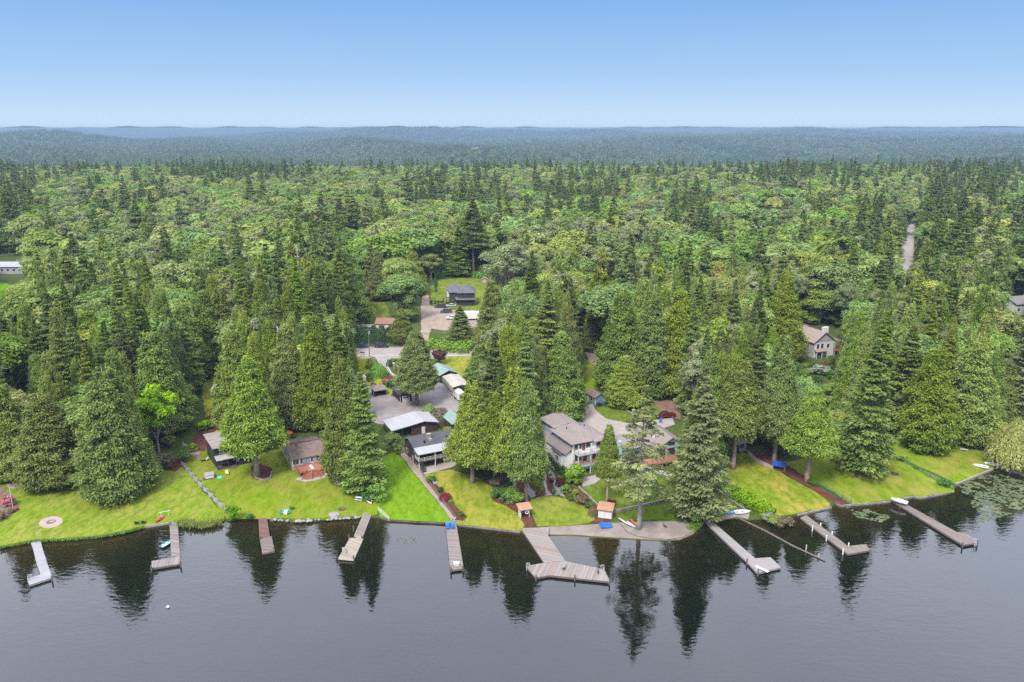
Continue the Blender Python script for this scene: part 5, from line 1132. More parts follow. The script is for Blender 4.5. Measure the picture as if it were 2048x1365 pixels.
r=empty('diving_board',tuple(atz(1522,1140,.57)),math.radians(-50),'white plank board overhanging the angled end of the long smooth grey dock','board'); MB().box(-1.2,1.6,-.3,.3,.22,.32).build('plank',WHITE,r); MB().box(-1.0,-.6,-.3,.3,0,.22).build('stand',WHITE,r)
r=empty('dock_box',tuple(atz(913,1131,.56)),.1,'small pale chest near the outer end of the straight plank dock','chest'); MB().box(-.5,.5,-.45,.45,0,.5).build('body',CREAM,r); MB().box(-.55,.55,-.5,.5,.5,.58).build('lid',WHITE,r)
r=empty('dock_box',tuple(atz(688,1104,.56)),.3,'small tan bench box at the side of the swim platform','chest'); MB().box(-.3,.3,-.9,.9,0,.45).build('body',CREAM,r); MB().box(-.33,.33,-.95,.95,.45,.5).build('lid',PLANK,r)
# ------------------------------------------------------------------ boats and beach things
def boat(L,Wd,Hh,hull,inside,label,px,py,rot,h=0.0,kind='rowboat',group=None,flip=False):
    p=at(px,py,h) if h<50 else atz(px,py,0)
    root=empty(kind,tuple(p),rot,label,'boat',group); n=9; secs=[]
    for i in range(n):
        t=i/(n-1); x=(t-.5)*L; w=Wd/2*(1-max(0,(t-.35)/.65)**2.3) if t>.35 else Wd/2*(.82+.18*t/.35); k=Hh*(1+.25*max(0,t-.6))
        w=max(w,.03); secs.append([(x,-w,k),(x,-w*.85,k*.35),(x,-w*.3,0.02),(x,w*.3,0.02),(x,w*.85,k*.35),(x,w,k)])
    b=MB(); V=[v for s in secs for v in s]; Fs=[(i*6+j,(i+1)*6+j,(i+1)*6+j+1,i*6+j+1) for i in range(n-1) for j in range(5)]+[tuple(range(6))]
    b.add(V,Fs); o=b.build('hull',hull,root,True); sd=o.modifiers.new('thick','SOLIDIFY'); sd.thickness=.05; sd.offset=0
    q=MB(); q.slab([(-L*.44,-Wd*.36,Hh*.45),(L*.05,-Wd*.38,Hh*.45),(L*.3,-Wd*.2,Hh*.45),(L*.3,Wd*.2,Hh*.45),(L*.05,Wd*.38,Hh*.45),(-L*.44,Wd*.36,Hh*.45)],.04); q.build('floor',inside,root)
    for f in (-.28,.06):
        MB().box(L*f-.13,L*f+.13,-Wd*.42,Wd*.42,Hh*.72,Hh*.8).build('thwart',inside,root)
    return root
BLUE=mat('blue_plastic',(.03,.17,.55),.45,.08,1); WB=mat('white_boat_paint',(.68,.67,.65),.4,.04,1); TEAL=mat('teal_paint',(.05,.25,.24),.5,.1); GRYB=mat('grey_boat_inside',(.36,.35,.34),.6,.1)
SKYB=mat('faded_blue_boat',(.16,.38,.62),.5,.08); ORANGE=mat('orange_plastic',(.62,.17,.04),.45,.08)
boat(3.3,1.25,.5,TEAL,WB,'white and teal dinghy moored beside the weathered L-shaped dock',335,1090,math.radians(70),90,'dinghy')
boat(3.6,1.5,.55,WB,GRYB,'white rowboat lying on the longest brown dock',1798,1005,math.radians(140),.58)
boat(3.4,1.5,.5,WB,TEAL,'beached white boat with green trim, left of the pair by the lake wall',1961,935,math.radians(148),.05)
boat(3.6,1.4,.5,WB,GRYB,'beached white boat next to the willow walkway, right of the pair',1984,931,math.radians(150),.05)
boat(3.7,1.5,.55,WB,GRYB,'white rowboat pulled up below the trimmed lake hedge',1485,1027,math.radians(8),.05)
boat(3.2,1.5,.6,SKYB,SKYB,'faded blue plastic boat beside the white rowboat',1453,1027,math.radians(-12),.05)
boat(3.2,1.3,.5,WB,SKYB,'upturned pale boat leaning on the hedge by the slanting dock',738,1004,math.radians(-60),.05)
def pedal(px,py,rot,h,label):
    p=at(px,py,h) if h<5 else atz(px,py,.56); root=empty('pedal_boat',tuple(p),rot,label,'boat')
    for s in (-1,1):
        b=MB(); b.add([(-1.2,s*.55-.3,.12),(1.0,s*.55-.3,.12),(1.35,s*.55-.2,.3),(1.35,s*.55+.2,.3),(1.0,s*.55+.3,.12),(-1.2,s*.55+.3,.12),(-1.25,s*.55-.33,.5),(1.0,s*.55-.33,.5),(1.4,s*.55-.2,.5),(1.4,s*.55+.2,.5),(1.0,s*.55+.33,.5),(-1.25,s*.55+.33,.5)],[(0,1,7,6),(1,2,8,7),(2,3,9,8),(3,4,10,9),(4,5,11,10),(5,0,6,11),(6,7,8,9,10,11),(5,4,3,2,1,0)]); b.build('pontoon',BLUE,root)
        MB().box(-.75,-.1,s*.5-.28,s*.5+.28,.5,.62).build('seat',BLUE,root); MB().box(-.95,-.78,s*.5-.28,s*.5+.28,.5,1.0).build('backrest',BLUE,root)
    MB().box(.3,.9,-.2,.2,.5,.75).build('footwell',BLUE,root)
pedal(900,1054,math.radians(100),9,'bright blue pedal boat sitting on the straight grey plank dock')
pedal(1211,1054,math.radians(8),.03,'bright blue pedal boat on the gravel beach by the white shed')
def board(px,py,L,w,rot,m,label,nm='paddle_board',tilt=.05,z=.25):
    p=at(px,py,0); root=empty(nm,(p.x,p.y,p.z+z),rot,label,'board' if nm!='kayak' else 'kayak'); b=MB(); n=14; V=[];
    for i in range(n):
        t=i/(n-1); x=(t-.5)*L; k=w/2*max(.02,math.sin(math.pi*min(.985,max(.015,t)))**.55); hh=.06 if nm!='kayak' else .16
        V+=[(x,-k,hh*.6),(x,-k*.6,0),(x,k*.6,0),(x,k,hh*.6),(x,k*.5,hh*1.6),(x,-k*.5,hh*1.6)]
    b.add(V,[(i*6+j,(i+1)*6+j,(i+1)*6+(j+1)%6,i*6+(j+1)%6) for i in range(n-1) for j in range(6)]); o=b.build('hull',m,root,True); o.rotation_euler=(.25,tilt,0)
    if nm=='kayak':
        MB().tube([(.32*math.cos(t)*1.5,.2*math.sin(t),.27) for t in [k*.4488 for k in range(15)]],.035,5,False).build('cockpit_rim',BLACK,root)
    else: MB().box(-L*.44,-L*.38,-.02,.02,-.18,.0).build('fin',BLACK,root)
board(1249,1046,4.6,.9,math.radians(118),WB,'long white paddle board leaning on the beach rack, leftmost of three')
board(1262,1051,3.6,.85,math.radians(112),WB,'shorter white paddle board between the long board and the orange kayak')
board(1268,1048,3.4,.8,math.radians(112),ORANGE,'orange kayak on the beach rack by the sparse fir','kayak')
board(320,1041,3.0,.75,math.radians(75),mat('red_plastic',(.6,.05,.06),.45,.08),'red kayak leaning by the kayak stand on the left lawn','kayak',.1)
def stand(px,py,label):
    p=at(px,py); root=empty('kayak_stand',tuple(p),D24,label,'stand'); 
    for x in (-.75,.75): MB().box(x-.05,x+.05,-.05,.05,-.1,1.2).build('post',WHITE,root)
    MB().box(-1.2,1.2,-.06,.06,1.2,1.3).build('crossbar',WHITE,root)
stand(330,1034,'white T-shaped kayak stand beside the weathered L-shaped dock')
def adir(px,py,rot,m,label,nm='lawn_chair',group=None):
    p=at(px,py); root=empty(nm,tuple(p),rot,label,'chair',group)
    b=MB(); b.slab([(-.3,-.35,.38),(.3,-.35,.38),(.3,.3,.28),(-.3,.3,.28)],.05); b.build('seat',m,root)
    b=MB(); b.slab([(-.3,.28,.28),(.3,.28,.28),(.34,.62,1.0),(-.34,.62,1.0)],.05,(0,1,0)); b.build('backrest',m,root)
    for s in (-1,1):
        MB().box(s*.36-.06,s*.36+.06,-.4,.45,.55,.6).build('armrest',m,root); MB().box(s*.36-.04,s*.36+.04,-.36,-.28,0,.55).build('leg',m,root); MB().box(s*.36-.04,s*.36+.04,.3,.38,0,.55).build('leg',m,root)
DGRN=mat('dark_green_plastic',(.03,.07,.06),.6,.1); TEALP=mat('teal_plastic',(.08,.35,.38),.6,.1); YELP=mat('pale_yellow_plastic',(.6,.58,.3),.6,.1)
adir(274,1049,3.3,DGRN,'dark green lawn chair facing the lake, left of the pair'); adir(288,1048,3.3,DGRN,'dark green lawn chair facing the lake, right of the pair')
adir(585,1019,2.4,DGRN,'dark lawn chair right of the shore fire circle'); adir(576,1028,.6,TEALP,'teal lawn chair by the shore fire circle'); adir(564,1029,5.6,TEALP,'blue-green lawn chair left of the shore fire circle'); adir(571,1031,0,YELP,'yellow lawn chair at the shore fire circle')
adir(454,950,.4,YELP,'pale yellow plastic chair in front of the dark cabin'); adir(1773,946,.3,WHITE,'lone white chair on the right lawn'); adir(871,969,1.2,WHITE,'white garden chair at the corner of the yellowed lawn'); adir(907,1041,2.9,WHITE,'white chair at the landward end of the straight plank dock')
r=empty('lounger',tuple(at(409,923)),math.radians(-62),'white and black sun lounger against the dark cabin wall','lounger'); b=MB(); b.slab([(-.3,-1,.4),(.3,-1,.4),(.3,.4,.4),(-.3,.4,.4)],.06); b.build('seat',BLACK,r); b=MB(); b.slab([(-.3,.4,.4),(.3,.4,.4),(.3,1.0,.95),(-.3,1.0,.95)],.06,(0,0,-1)); b.build('backrest',WHITE,r)
for x in (-.28,.28):
    for y in (-.9,.5): MB().box(x-.04,x+.04,y-.04,y+.04,0,.36).build('leg',WHITE,r)
def picnic(px,py,rot,m,label,L=1.8):
    p=at(px,py); root=empty('picnic_table',tuple(p),rot,label,'table'); MB().box(-L/2,L/2,-.38,.38,.70,.76).build('tabletop',m,root)
    for s in (-1,1): MB().box(-L/2,L/2,s*.72-.14,s*.72+.14,.42,.47).build('bench',m,root)
    for x in (-L*.33,L*.33):
        b=MB(); b.bar((x,-.75,0),(x,.25,.7),.08); b.bar((x,.75,0),(x,-.25,.7),.08); b.bar((x,-.75,.40),(x,.75,.40),.08); b.build('leg_frame',m,root)
picnic(719,1001,math.radians(-12),mat('pale_blue_paint',(.5,.54,.58),.6,.08),'pale picnic table on the lawn left of the slanting dock'); 
p=at2(651,936,0); 
def bench(px,py,rot,label,group=None):
    p=at(px,py); root=empty('bench',tuple(p),rot,label,'bench',group); m=mat('silver_wood',(.42,.39,.35),.85,.12); MB().box(-.9,.9,-.2,.2,.40,.46).build('seat',m,root); MB().box(-.9,.9,.22,.28,.46,.85).build('backrest',m,root)
    for x in (-.75,.75): MB().box(x-.06,x+.06,-.18,.2,0,.40).build('leg',m,root)
bench(1920,887,.4,'silver wooden bench, farthest left of three around the right fire ring'); bench(1950,890,-.5,'silver wooden bench behind the right fire ring, nearest the hedge'); bench(1927,903,2.7,'silver wooden bench on the lake side of the right fire ring')
def firering(px,py,rad,label,m=None):
    p=at(px,py); root=empty('fire_pit',tuple(p),0,label,'fire pit'); b=MB(); n=12
    for k in range(n):
        t=k*2*math.pi/n; b.box(rad*math.cos(t)-.17,rad*math.cos(t)+.17,rad*math.sin(t)-.15,rad*math.sin(t)+.15,-.05,.26)
    b.build('ring',m or STONE,root,bevel=.04); MB().cyl(0,0,.0,.09,rad*.95).build('ash',mat('ash',(.06,.055,.055),.95,.4,3),root)
firering(102,1045,.75,'stone fire ring in the middle of the pink sand circle'); firering(685,1019,.8,'rust-rimmed fire pit on the bright lawn left of the slanting dock',mat('rusty_rim',(.14,.10,.08),.8,.3)); firering(1790,949,.75,'dark fire ring right of the lone white chair',mat('dark_rim',(.06,.045,.04),.8,.3)); firering(1946,898,.95,'pale stone fire ring among the three silver benches'); firering(568,1024,.9,'stone fire circle at the shore between red-brown and slanting docks')
r=empty('hot_tub',tuple(at(419,955)),math.radians(26),'white hot tub with a grey lid on a dark pad','hot tub'); MB().box(-1.6,1.6,-1.4,1.4,-.1,.06).build('pad',mat('dark_pad',(.06,.06,.065),.9,.1),r); MB().box(-1.05,1.05,-1.05,1.05,.06,.85).build('shell',WHITE,r,bevel=.1); MB().box(-1.1,1.1,-1.1,1.1,.86,.97).build('lid',mat('grey_lid',(.30,.29,.30),.7,.06),r,bevel=.03)
r=empty('wading_pool',tuple(at(439.5,956)),0,'small turquoise wading pool beside the hot tub','pool'); b=MB(); b.tube([(.55*math.cos(t),.55*math.sin(t),.12) for t in [k*.3142 for k in range(21)]],.12,6,False); b.build('rim',mat('turquoise',(.1,.5,.55),.4,.05),r); MB().cyl(0,0,.02,.12,.52).build('pool_water',MATS['turquoise'],r)
r=empty('tarp_shelter',tuple(at(1558,938)),math.radians(-22),'blue tarp stretched over a low frame under the trees','tarp shelter'); b=MB(); b.slab([(-1.7,-1.2,1.1),(1.6,-1.3,1.2),(1.7,1.2,1.5),(-1.5,1.3,1.5)],.05); b.build('tarp',mat('tarp_blue',(.02,.09,.42),.5,.2,1.2),r); posts(r,[(-1.5,-1.1),(1.4,-1.1),(1.5,1.1),(-1.4,1.1)],-.1,1.12,WHITE,.07)
r=empty('outdoor_table',tuple(at2(637,921,1.15)[:2])+(at(637,921,1.15).z,),.4,'white round table on the red cottage deck','table'); MB().cyl(0,0,.68,.74,.7,n=18).build('tabletop',WHITE,r); MB().cyl(0,0,0,.68,.08).build('pedestal',WHITE,r)
for k in range(4):
    t=k*1.57+.3; q=Vector(r.location)+Vector((1.05*math.cos(t),1.05*math.sin(t),0)); adir(0,0,0,CREAM,'x') if False else None
r=empty('grill',(at(596,929,1.15).x,at(596,929,1.15).y,at(596,929,1.15).z),D24,'large black covered grill on the red cottage deck','grill'); MB().box(-.75,.75,-.3,.3,.1,.8).build('cabinet',BLACK,r); MB().box(-.7,.7,-.28,.28,.81,1.15).build('lid',BLACK,r,bevel=.1)
r=empty('armchair',tuple(at(655,951)),.6,'white covered armchair on the patio right of the red deck','chair'); MB().box(-.5,.5,-.45,.45,.05,.5).build('seat',WHITE,r,bevel=.08); MB().box(-.5,.5,.3,.55,.5,1.0).build('backrest',WHITE,r,bevel=.08)
r=empty('parasol',tuple(at(577,864,2.2)-Vector((0,0,2.2))),0,'red parasol behind the brown-roofed cottage','parasol'); MB().cyl(0,0,0,2.3,.04).build('pole',WHITE,r); MB().tube([(0,0,1.9),(0,0,2.5)],[1.25,.05],10).build('canopy',mat('red_canvas',(.6,.03,.02),.7,.08),r)
r=empty('tarp_cover',tuple(at(591,862,0)),.3,'blue covered trailer load behind the brown-roofed cottage','trailer'); MB().box(-.9,.9,-.7,.7,.35,1.5).build('cover',mat('dull_blue',(.09,.16,.3),.6,.2),r,bevel=.2)
for x in (-.5,.5): MB().tube([(x,-.75,.3),(x,-.6,.3)],.3,12).build('wheel',BLACK,r)
# fences, walls, poles
def fence(label,P,h,m,postm=None,panel=True,sp=2.2,mesh=False,step=0.0,name='fence'):
    W_=[at(*p) for p in P]; c=W_[0]; root=empty(name,tuple(c),0,label,'fence'); L=[]
    for a,b_ in zip(W_,W_[1:]):
        n=max(1,round((b_-a).length/sp))
        for k in range(n): L.append(a.lerp(b_,k/n))
    L.append(W_[-1]); L=[Vector((p.x-c.x,p.y-c.y,tz(p.x,p.y)-c.z)) for p in L]
    for p in L: MB().box(p.x-.06,p.x+.06,p.y-.06,p.y+.06,p.z-.3,p.z+h+.08).build('post',postm or m,root)
    for k,(a,b_) in enumerate(zip(L,L[1:])):
        if panel:
            o=.12 if k%2 else -.12; up=Vector((0,0,h*.5+.05)); d=(b_-a).normalized(); nn=Vector((-d.y,d.x,0))*o*step
            MB().bar(a+up+nn,b_+up-nn,.05,h*.96).build('panel',m,root)
        else:
            b=MB(); 
            for q in ((1,.55,.12) if not mesh else [i/7 for i in range(1,8)]): b.bar(a+Vector((0,0,h*q)),b_+Vector((0,0,h*q)),.035 if mesh else .06)
            if mesh:
                nn=int((b_-a).length/.35)
                for i in range(1,nn): q=a.lerp(b_,i/nn); b.bar(q,q+Vector((0,0,h)),.025)
            b.build('rails',m,root)
GF=mat('grey_slats',(.36,.36,.38),.8,.12,1,(.28,.28,.3),.4,stripe=(0,.3,.25)); 
fence('zigzag grey board fence running down to the lake between two lawns',[(365,932),(381,951),(399,971),(420,993),(439,1012),(459,1029)],1.15,GF,None,True,1.6,False,2.2)
fence('low brown rail fence along the path beside the bright checkered lawn',[(806,893),(842,946),(880,998),(912,1042)],.9,mat('rail_brown',(.2,.16,.13),.85,.2),None,False,2.2)
fence('short white fence running into the lake beside the bright lawn',[(757,1022),(768,1031),(778,1040)],.8,WHITE,None,False,1.2)
MESHG=mat('green_wire',(.05,.16,.10),.6,.1)
fence('green wire fence beside the boundary path to the lake',[(1636,970),(1668,990),(1702,1009)],1.1,MESHG,None,False,2.2,True)
fence('green wire fence with bushes dividing the two right lawns',[(1774,908),(1815,930),(1860,955),(1906,981)],1.1,MESHG,None,False,2.4,True)
fence('white picket fence on top of the bank behind the tall clipped hedge',[(706,656),(728,655),(748,655)],1.2,WHITE,None,True,2.0)
STW=mat('garden_stone',(.28,.245,.22),.9,.25,1.5,(.18,.155,.14),.5,.5)
def low_wall(label,P,h,w,m):
    W_=[at(*p) for p in P]; c=W_[0]; b=MB()
    for a,q in zip(W_,W_[1:]):
        n=max(1,int((q-a).length/2)); 
        for k in range(n):
            u=a.lerp(q,k/n); v=a.lerp(q,(k+1)/n); u.z=tz(u.x,u.y)+h*.5-.15-c.z; v.z=tz(v.x,v.y)+h*.5-.15-c.z; b.bar((u.x-c.x,u.y-c.y,u.z),(v.x-c.x,v.y-c.y,v.z),w,h+.3)
    o=b.build('garden_wall',m,None,False,tuple(c)); tag(o,label,'wall'); return o
low_wall('low stone retaining wall across the shaded lawn behind the beach',[(1222,1027),(1255,1021),(1290,1013),(1325,1005),(1360,1000)],.7,.4,STW)
low_wall('straight stone edging between the shrub border and the shaded lawn',[(1157,976),(1175,993),(1195,1012),(1208,1024)],.5,.3,STW)
low_wall('curved white log edging around the gravel beach',[(1241,1050),(1255,1066),(1275,1074),(1310,1079),(1340,1080),(1365,1076),(1390,1062),(1404,1046)],.16,.16,PILE)
low_wall('white rock terrace wall below the orange deck',[(1285,935),(1305,944),(1325,950),(1345,952)],.9,.5,mat('white_rock',(.5,.48,.45),.9,.35,2.5))
low_wall('pale edging along the curb of the trimmed lake hedge',[(1434,980),(1460,1000),(1490,1020)],.3,.25,STW)
low_wall('brick edging ring around the bare-trunked cedar by the cabin',[(505,948),(512,958),(527,963),(541,958),(544,945)],.45,.25,STW)
low_wall('curved kerb around the planted island by the road entrance',[(778,722),(775,735),(783,748),(795,756)],.35,.3,CREAM)
low_wall('long concrete edging between the two drives above the white house',[(1228,805),(1245,816),(1262,828),(1275,838)],.4,.3,STW)
def pole(px,py,top,label,arm=True,tr=False,lamp=False,m=None,r0=.16):
    g=at(px,py); h=top_h(px,g.x,g.y,top); root=empty('utility_pole' if arm or tr or lamp else 'pole',tuple(g),0,label,'pole'); MB().tube([(0,0,-.5),(0,0,h)],[r0,r0*.7],8).build('shaft',m or BARKF,root)
    if arm: MB().box(-1.2,1.2,-.07,.07,h-.9,h-.75).build('crossarm',m or BARKF,root)
    if tr: MB().cyl(.35,0,h-2.6,h-1.5,.3).build('transformer',G1,root)
    if lamp: MB().bar((0,0,h-.3),(1.4,-.3,h),.08).build('lamp_arm',G1,root); MB().box(1.2,1.8,-.5,-.2,h-.1,h+.05).build('lamp_head',G1,root)
    return g+Vector((0,0,h))
T1=pole(739,714,655,'utility pole with transformer beside the parked road cars',True,True); T2=pole(1177,704,655,'utility pole at the top of the curved gravel drive',True,True); T3=pole(813,672,632,'pale utility pole behind the roadside hedge',True,True,False,BARKP); pole(1331,797,748,'brown utility pole beside the red gravel drive',False,False,True); pole(439,838,776,'slim street lamp pole beside the parked camper',False,False,True,G1,.1)
pole(78,1079,1033,'thin flag pole at the root of the pale L-shaped dock',False,False,False,CREAM,.05); pole(26,1017,970,'white flag pole rising from the flower bed at the left edge',False,False,False,WHITE,.06); pole(858,654,624,'pale marker post at the corner of the dark house yard',False,False,False,BARKP,.1)
def wire(a,b_,label,sag=1.2):
    P=[]
    for k in range(13):
        t=k/12; p=a.lerp(b_,t); p.z-=sag*4*t*(1-t); P.append(p)
    o=MB().tube(P,.025,4,False).build('power_line',BLACK); tag(o,label,'cable')
for d,nm in ((-.9,'lake-side'),(.9,'far-side')):
    wire(T1+Vector((d,0,-.7)),at(470,728)+Vector((d,0,12)),f'{nm} overhead wire going left from the transformer pole by the road')
    wire(T1+Vector((d,.1,-.7)),T2+Vector((d,0,-.7)),f'{nm} overhead wire between the two roadside poles',2.2)
wire(T1+Vector((0,.2,-1.0)),T3+Vector((0,0,-.7)),'overhead wire from the road pole to the pale pole behind',.8)
r=empty('mailbox_stand',tuple(at(725,712)),0,'row of black mailboxes on a post beside the road','mailbox'); posts(r,[(-.45,0),(.45,0)],-.1,1.0,BARKF,.1); MB().box(-.8,.8,-.2,.2,1.0,1.35).build('box',BLACK,r,bevel=.05)
r=empty('entrance_pillar',tuple(at(788,738)),.2,'stone entrance pillar in the planted island by the road','pillar'); MB().box(-.35,.35,-.35,.35,-.1,1.9).build('shaft',STW,r,bevel=.03); MB().box(-.45,.45,-.45,.45,1.9,2.05).build('cap',CREAM,r)
r=empty('buoy',tuple(atz(336,1215,.05)),0,'small white buoy floating on open water','buoy'); MB().tube([(0,0,-.2),(0,0,-.08),(0,0,.12),(0,0,.28),(0,0,.34)],[.05,.26,.32,.2,.05],10).build('float_ball',WB,r,True)
for k,(px,py,z,lab) in enumerate(((1128,1141,.56,'dark goose standing in the middle of the broad T dock end'),(1196,1148,.56,'dark goose near the right tip of the broad T dock end'),(1330,1056,0,'dark goose standing on the gravel beach'))):
    p=atz(px,py,z) if z else at(px,py); r=empty('goose',tuple(p),.4+k,lab,'bird'); b=MB(); b.tube([(-.5,0,.42),(-.35,0,.4),(0,0,.42),(.28,0,.5),(.42,0,.62),(.47,0,.9),(.5,0,1.0),(.62,0,1.0),(.72,0,.98)],[.02,.12,.2,.15,.08,.05,.065,.05,.02],8); b.build('body',mat('goose_feathers',(.045,.04,.035),.8,.3,4),r,True)
    for s in (-.08,.08): MB().bar((0,s,0),(0,s,.3),.03).build('leg',BLACK,r)
# ------------------------------------------------------------------ vehicles
TYRE=mat('tyre',(.02,.02,.02),.85,.1); RIM=mat('alloy',(.4,.4,.42),.35,.05,metal=.6); HL=mat('lamp_glass',(.6,.6,.58),.2,.05); TL=mat('tail_lamp',(.3,.02,.02),.3,.05)
def paint(nm,c): return mat(nm,c,.28,.03,.5,spec=.6)
def prism(mb,prof,y0,y1,inset=0):
    n=len(prof); cx=sum(p[0] for p in prof)/n
    mb.add([(x,y0,z) for x,z in prof]+[(x,y1,z) for x,z in prof],[tuple(range(n)),tuple(range(2*n-1,n-1,-1))]+[(i,i+n,(i+1)%n+n,(i+1)%n) for i in range(n)])
def vehicle(kind,px,py,rot,m,label,nm):
    p=at(px,py); root=empty(nm,tuple(p),rot,label,{'sedan':'car','suv':'car','pickup':'pickup truck'}[kind]); Wd=.95
    if kind=='sedan': body=[(-2.3,.35),(2.3,.35),(2.35,.62),(2.2,.78),(1.1,.92),(-1.5,.96),(-2.25,.9),(-2.35,.6)]; cab=[(-1.75,.94),(1.15,.92),(.45,1.38),(-.95,1.42)]; roof=[(-.98,1.41),(.48,1.37),(.4,1.45),(-.9,1.48)]; wh=(-1.4,1.4); rr=.33
    elif kind=='suv': body=[(-2.5,.4),(2.5,.4),(2.55,.8),(2.4,1.05),(1.3,1.18),(-2.45,1.18),(-2.55,.7)]; cab=[(-2.42,1.16),(1.35,1.16),(.75,1.78),(-2.25,1.8)]; roof=[(-2.28,1.79),(.78,1.76),(.65,1.87),(-2.2,1.9)]; wh=(-1.55,1.55); rr=.38; Wd=1.0
    else: body=[(-2.85,.5),(2.85,.5),(2.9,.9),(2.75,1.15),(1.5,1.25),(-.75,1.25),(-2.85,1.25)]; cab=[(-.75,1.23),(1.55,1.23),(.95,1.85),(-.6,1.87)]; roof=[(-.65,1.86),(.98,1.83),(.85,1.94),(-.58,1.95)]; wh=(-1.75,1.8); rr=.42; Wd=1.0
    b=MB(); prism(b,body,-Wd,Wd); b.build('body',m,root,bevel=.08)
    b=MB(); prism(b,cab,-Wd*.86,Wd*.86); b.build('windows',GLASS,root,bevel=.03)
    b=MB(); prism(b,roof,-Wd*.84,Wd*.84); 
    for s in (-1,1):
        for i,j in ((0,3),(1,2)): b.bar((cab[i][0],s*Wd*.87,cab[i][1]),(cab[j][0],s*Wd*.85,cab[j][1]),.09)
        mx=(cab[0][0]+cab[1][0])/2; b.bar((mx,s*Wd*.87,cab[0][1]),(mx,s*Wd*.85,cab[2][1]),.09)
    b.build('roof',m,root)
    if kind=='pickup': MB().box(-2.75,-.85,-.85,.85,1.252,1.27).build('bed_cover',m,root)
    for x in wh:
        for s in (-1,1):
            t=MB().tube([(x,s*(Wd-.2),rr),(x,s*(Wd+.03),rr)],rr,14).build('wheel',TYRE,root); MB().tube([(x,s*(Wd+.03),rr),(x,s*(Wd+.05),rr)],rr*.6,12).build('rim',RIM,t)
    for s in (-1,1):
        MB().box(body[1][0]-.12,body[2][0]+.02,s*.72-.18,s*.72+.18,.68 if kind=='sedan' else .85,.82 if kind=='sedan' else 1.02).build('headlight',HL,root); MB().box(body[-1][0]-.03,body[-1][0]+.15,s*.78-.12,s*.78+.12,.68,.85 if kind=='sedan' else 1.05).build('tail_light',TL,root)
    return root
BLKP=paint('black_car_paint',(.035,.037,.045)); NAVY=paint('dark_blue_paint',(.05,.065,.11)); SIL=paint('silver_paint',(.45,.46,.48)); MAR=paint('maroon_paint',(.11,.012,.018)); WHP=paint('white_car_paint',(.6,.6,.6))
vehicle('sedan',724,695,math.radians(1),NAVY,'dark blue sedan parked on the road verge','parked_car')
vehicle('suv',763,695,math.radians(1),BLKP,'large black SUV parked on the road verge behind the sedan','parked_car')
vehicle('suv',880,616,math.radians(180),BLKP,'black SUV nearest the lane in front of the charcoal house','parked_car')
vehicle('suv',892,626,math.radians(188),NAVY,'dark SUV parked on the gravel below the other cars','parked_car')
vehicle('sedan',902,614,math.radians(184),SIL,'silver car parked close to the charcoal house front','parked_car')
vehicle('pickup',968,646,math.radians(180),BLKP,'black pickup parked beside the long white trailer','pickup_truck')
vehicle('pickup',906,640,math.radians(160),WHP,'white pickup half hidden by the small fir','pickup_truck')
vehicle('pickup',1331,836,math.radians(196),MAR,'maroon pickup parked on the drive behind the gabled house','pickup_truck')
def trailer(px,py,rot,L,w,h,label,m,stripe,nm='camper_trailer'):
    p=at(px,py); root=empty(nm,tuple(p),rot,label,'camper'); MB().box(-L/2,L/2,-w/2,w/2,.6,h).build('body',m,root,bevel=.15); MB().box(-L/2+.2,L/2-.2,-w/2-.03,-w/2,1.0,1.3).build('stripe',stripe,root); MB().box(-L/2+.5,L/2-.8,-w*.4,w*.4,h+.01,h+.08).build('roof',WB,root); MB().box(-.4,.5,-.35,.35,h+.08,h+.35).build('roof_unit',WB,root)
    for x in (-L*.3,0,L*.3): 
        f=MB().box(x-.5,x+.5,-w/2-.05,-w/2-.01,1.5,2.2).build('window',GLASS,root)
    MB().box(L/2+.01,L/2+.04,-.6,.6,1.3,2.2).build('window',GLASS,root); MB().box(-L/2-.04,-L/2-.01,-.6,.6,1.3,2.2).build('window',GLASS,root)
    for x in (-.6,.5):
        for s in (-1,1): MB().tube([(x,s*(w/2-.2),.4),(x,s*(w/2+.03),.4)],.4,12).build('wheel',TYRE,root)
trailer(945,640,math.radians(178),10,2.5,3.5,'long white travel trailer parked below the charcoal house',WB,NAVY)
trailer(434,790,math.radians(100),6.0,2.3,2.9,'old cream camper van parked on the grass drive',mat('camper_cream',(.5,.46,.38),.5,.08),SH_BRN,'camper_van')
trailer(916,797,math.radians(110),7.5,2.2,2.9,'white trailer stored under the beige vehicle shelter',WB,SIL)
r=empty('ride_on_mower',tuple(at(1199,812)),.5,'dark ride-on mower parked in front of the blue shed','mower'); MB().box(-.8,.7,-.4,.4,.35,.75).build('body',BLACK,r,bevel=.08); MB().box(-.5,-.1,-.28,.28,.75,1.15).build('seat',MAR,r)
for x in (-.5,.55):
    for s in (-.45,.45): MB().tube([(x,s-.1,.3),(x,s+.1,.3)],.3,10).build('wheel',TYRE,r)
def bin_(px,py,label):
    r=empty('recycling_bin',tuple(at(px,py)),.3,label,'bin'); MB().tube([(0,0,.1),(0,0,1.0)],[.32,.4],4).build('body',BLUE,r); MB().box(-.36,.36,-.36,.36,1.0,1.1).build('lid',BLUE,r)
    for s in (-.25,.25): MB().tube([(s-.04,.35,.12),(s+.04,.35,.12)],.12,8).build('wheel',TYRE,r)
bin_(1321,846,'blue recycling bin in front of the maroon pickup'); bin_(1212,811,'blue bin beside the ride-on mower')
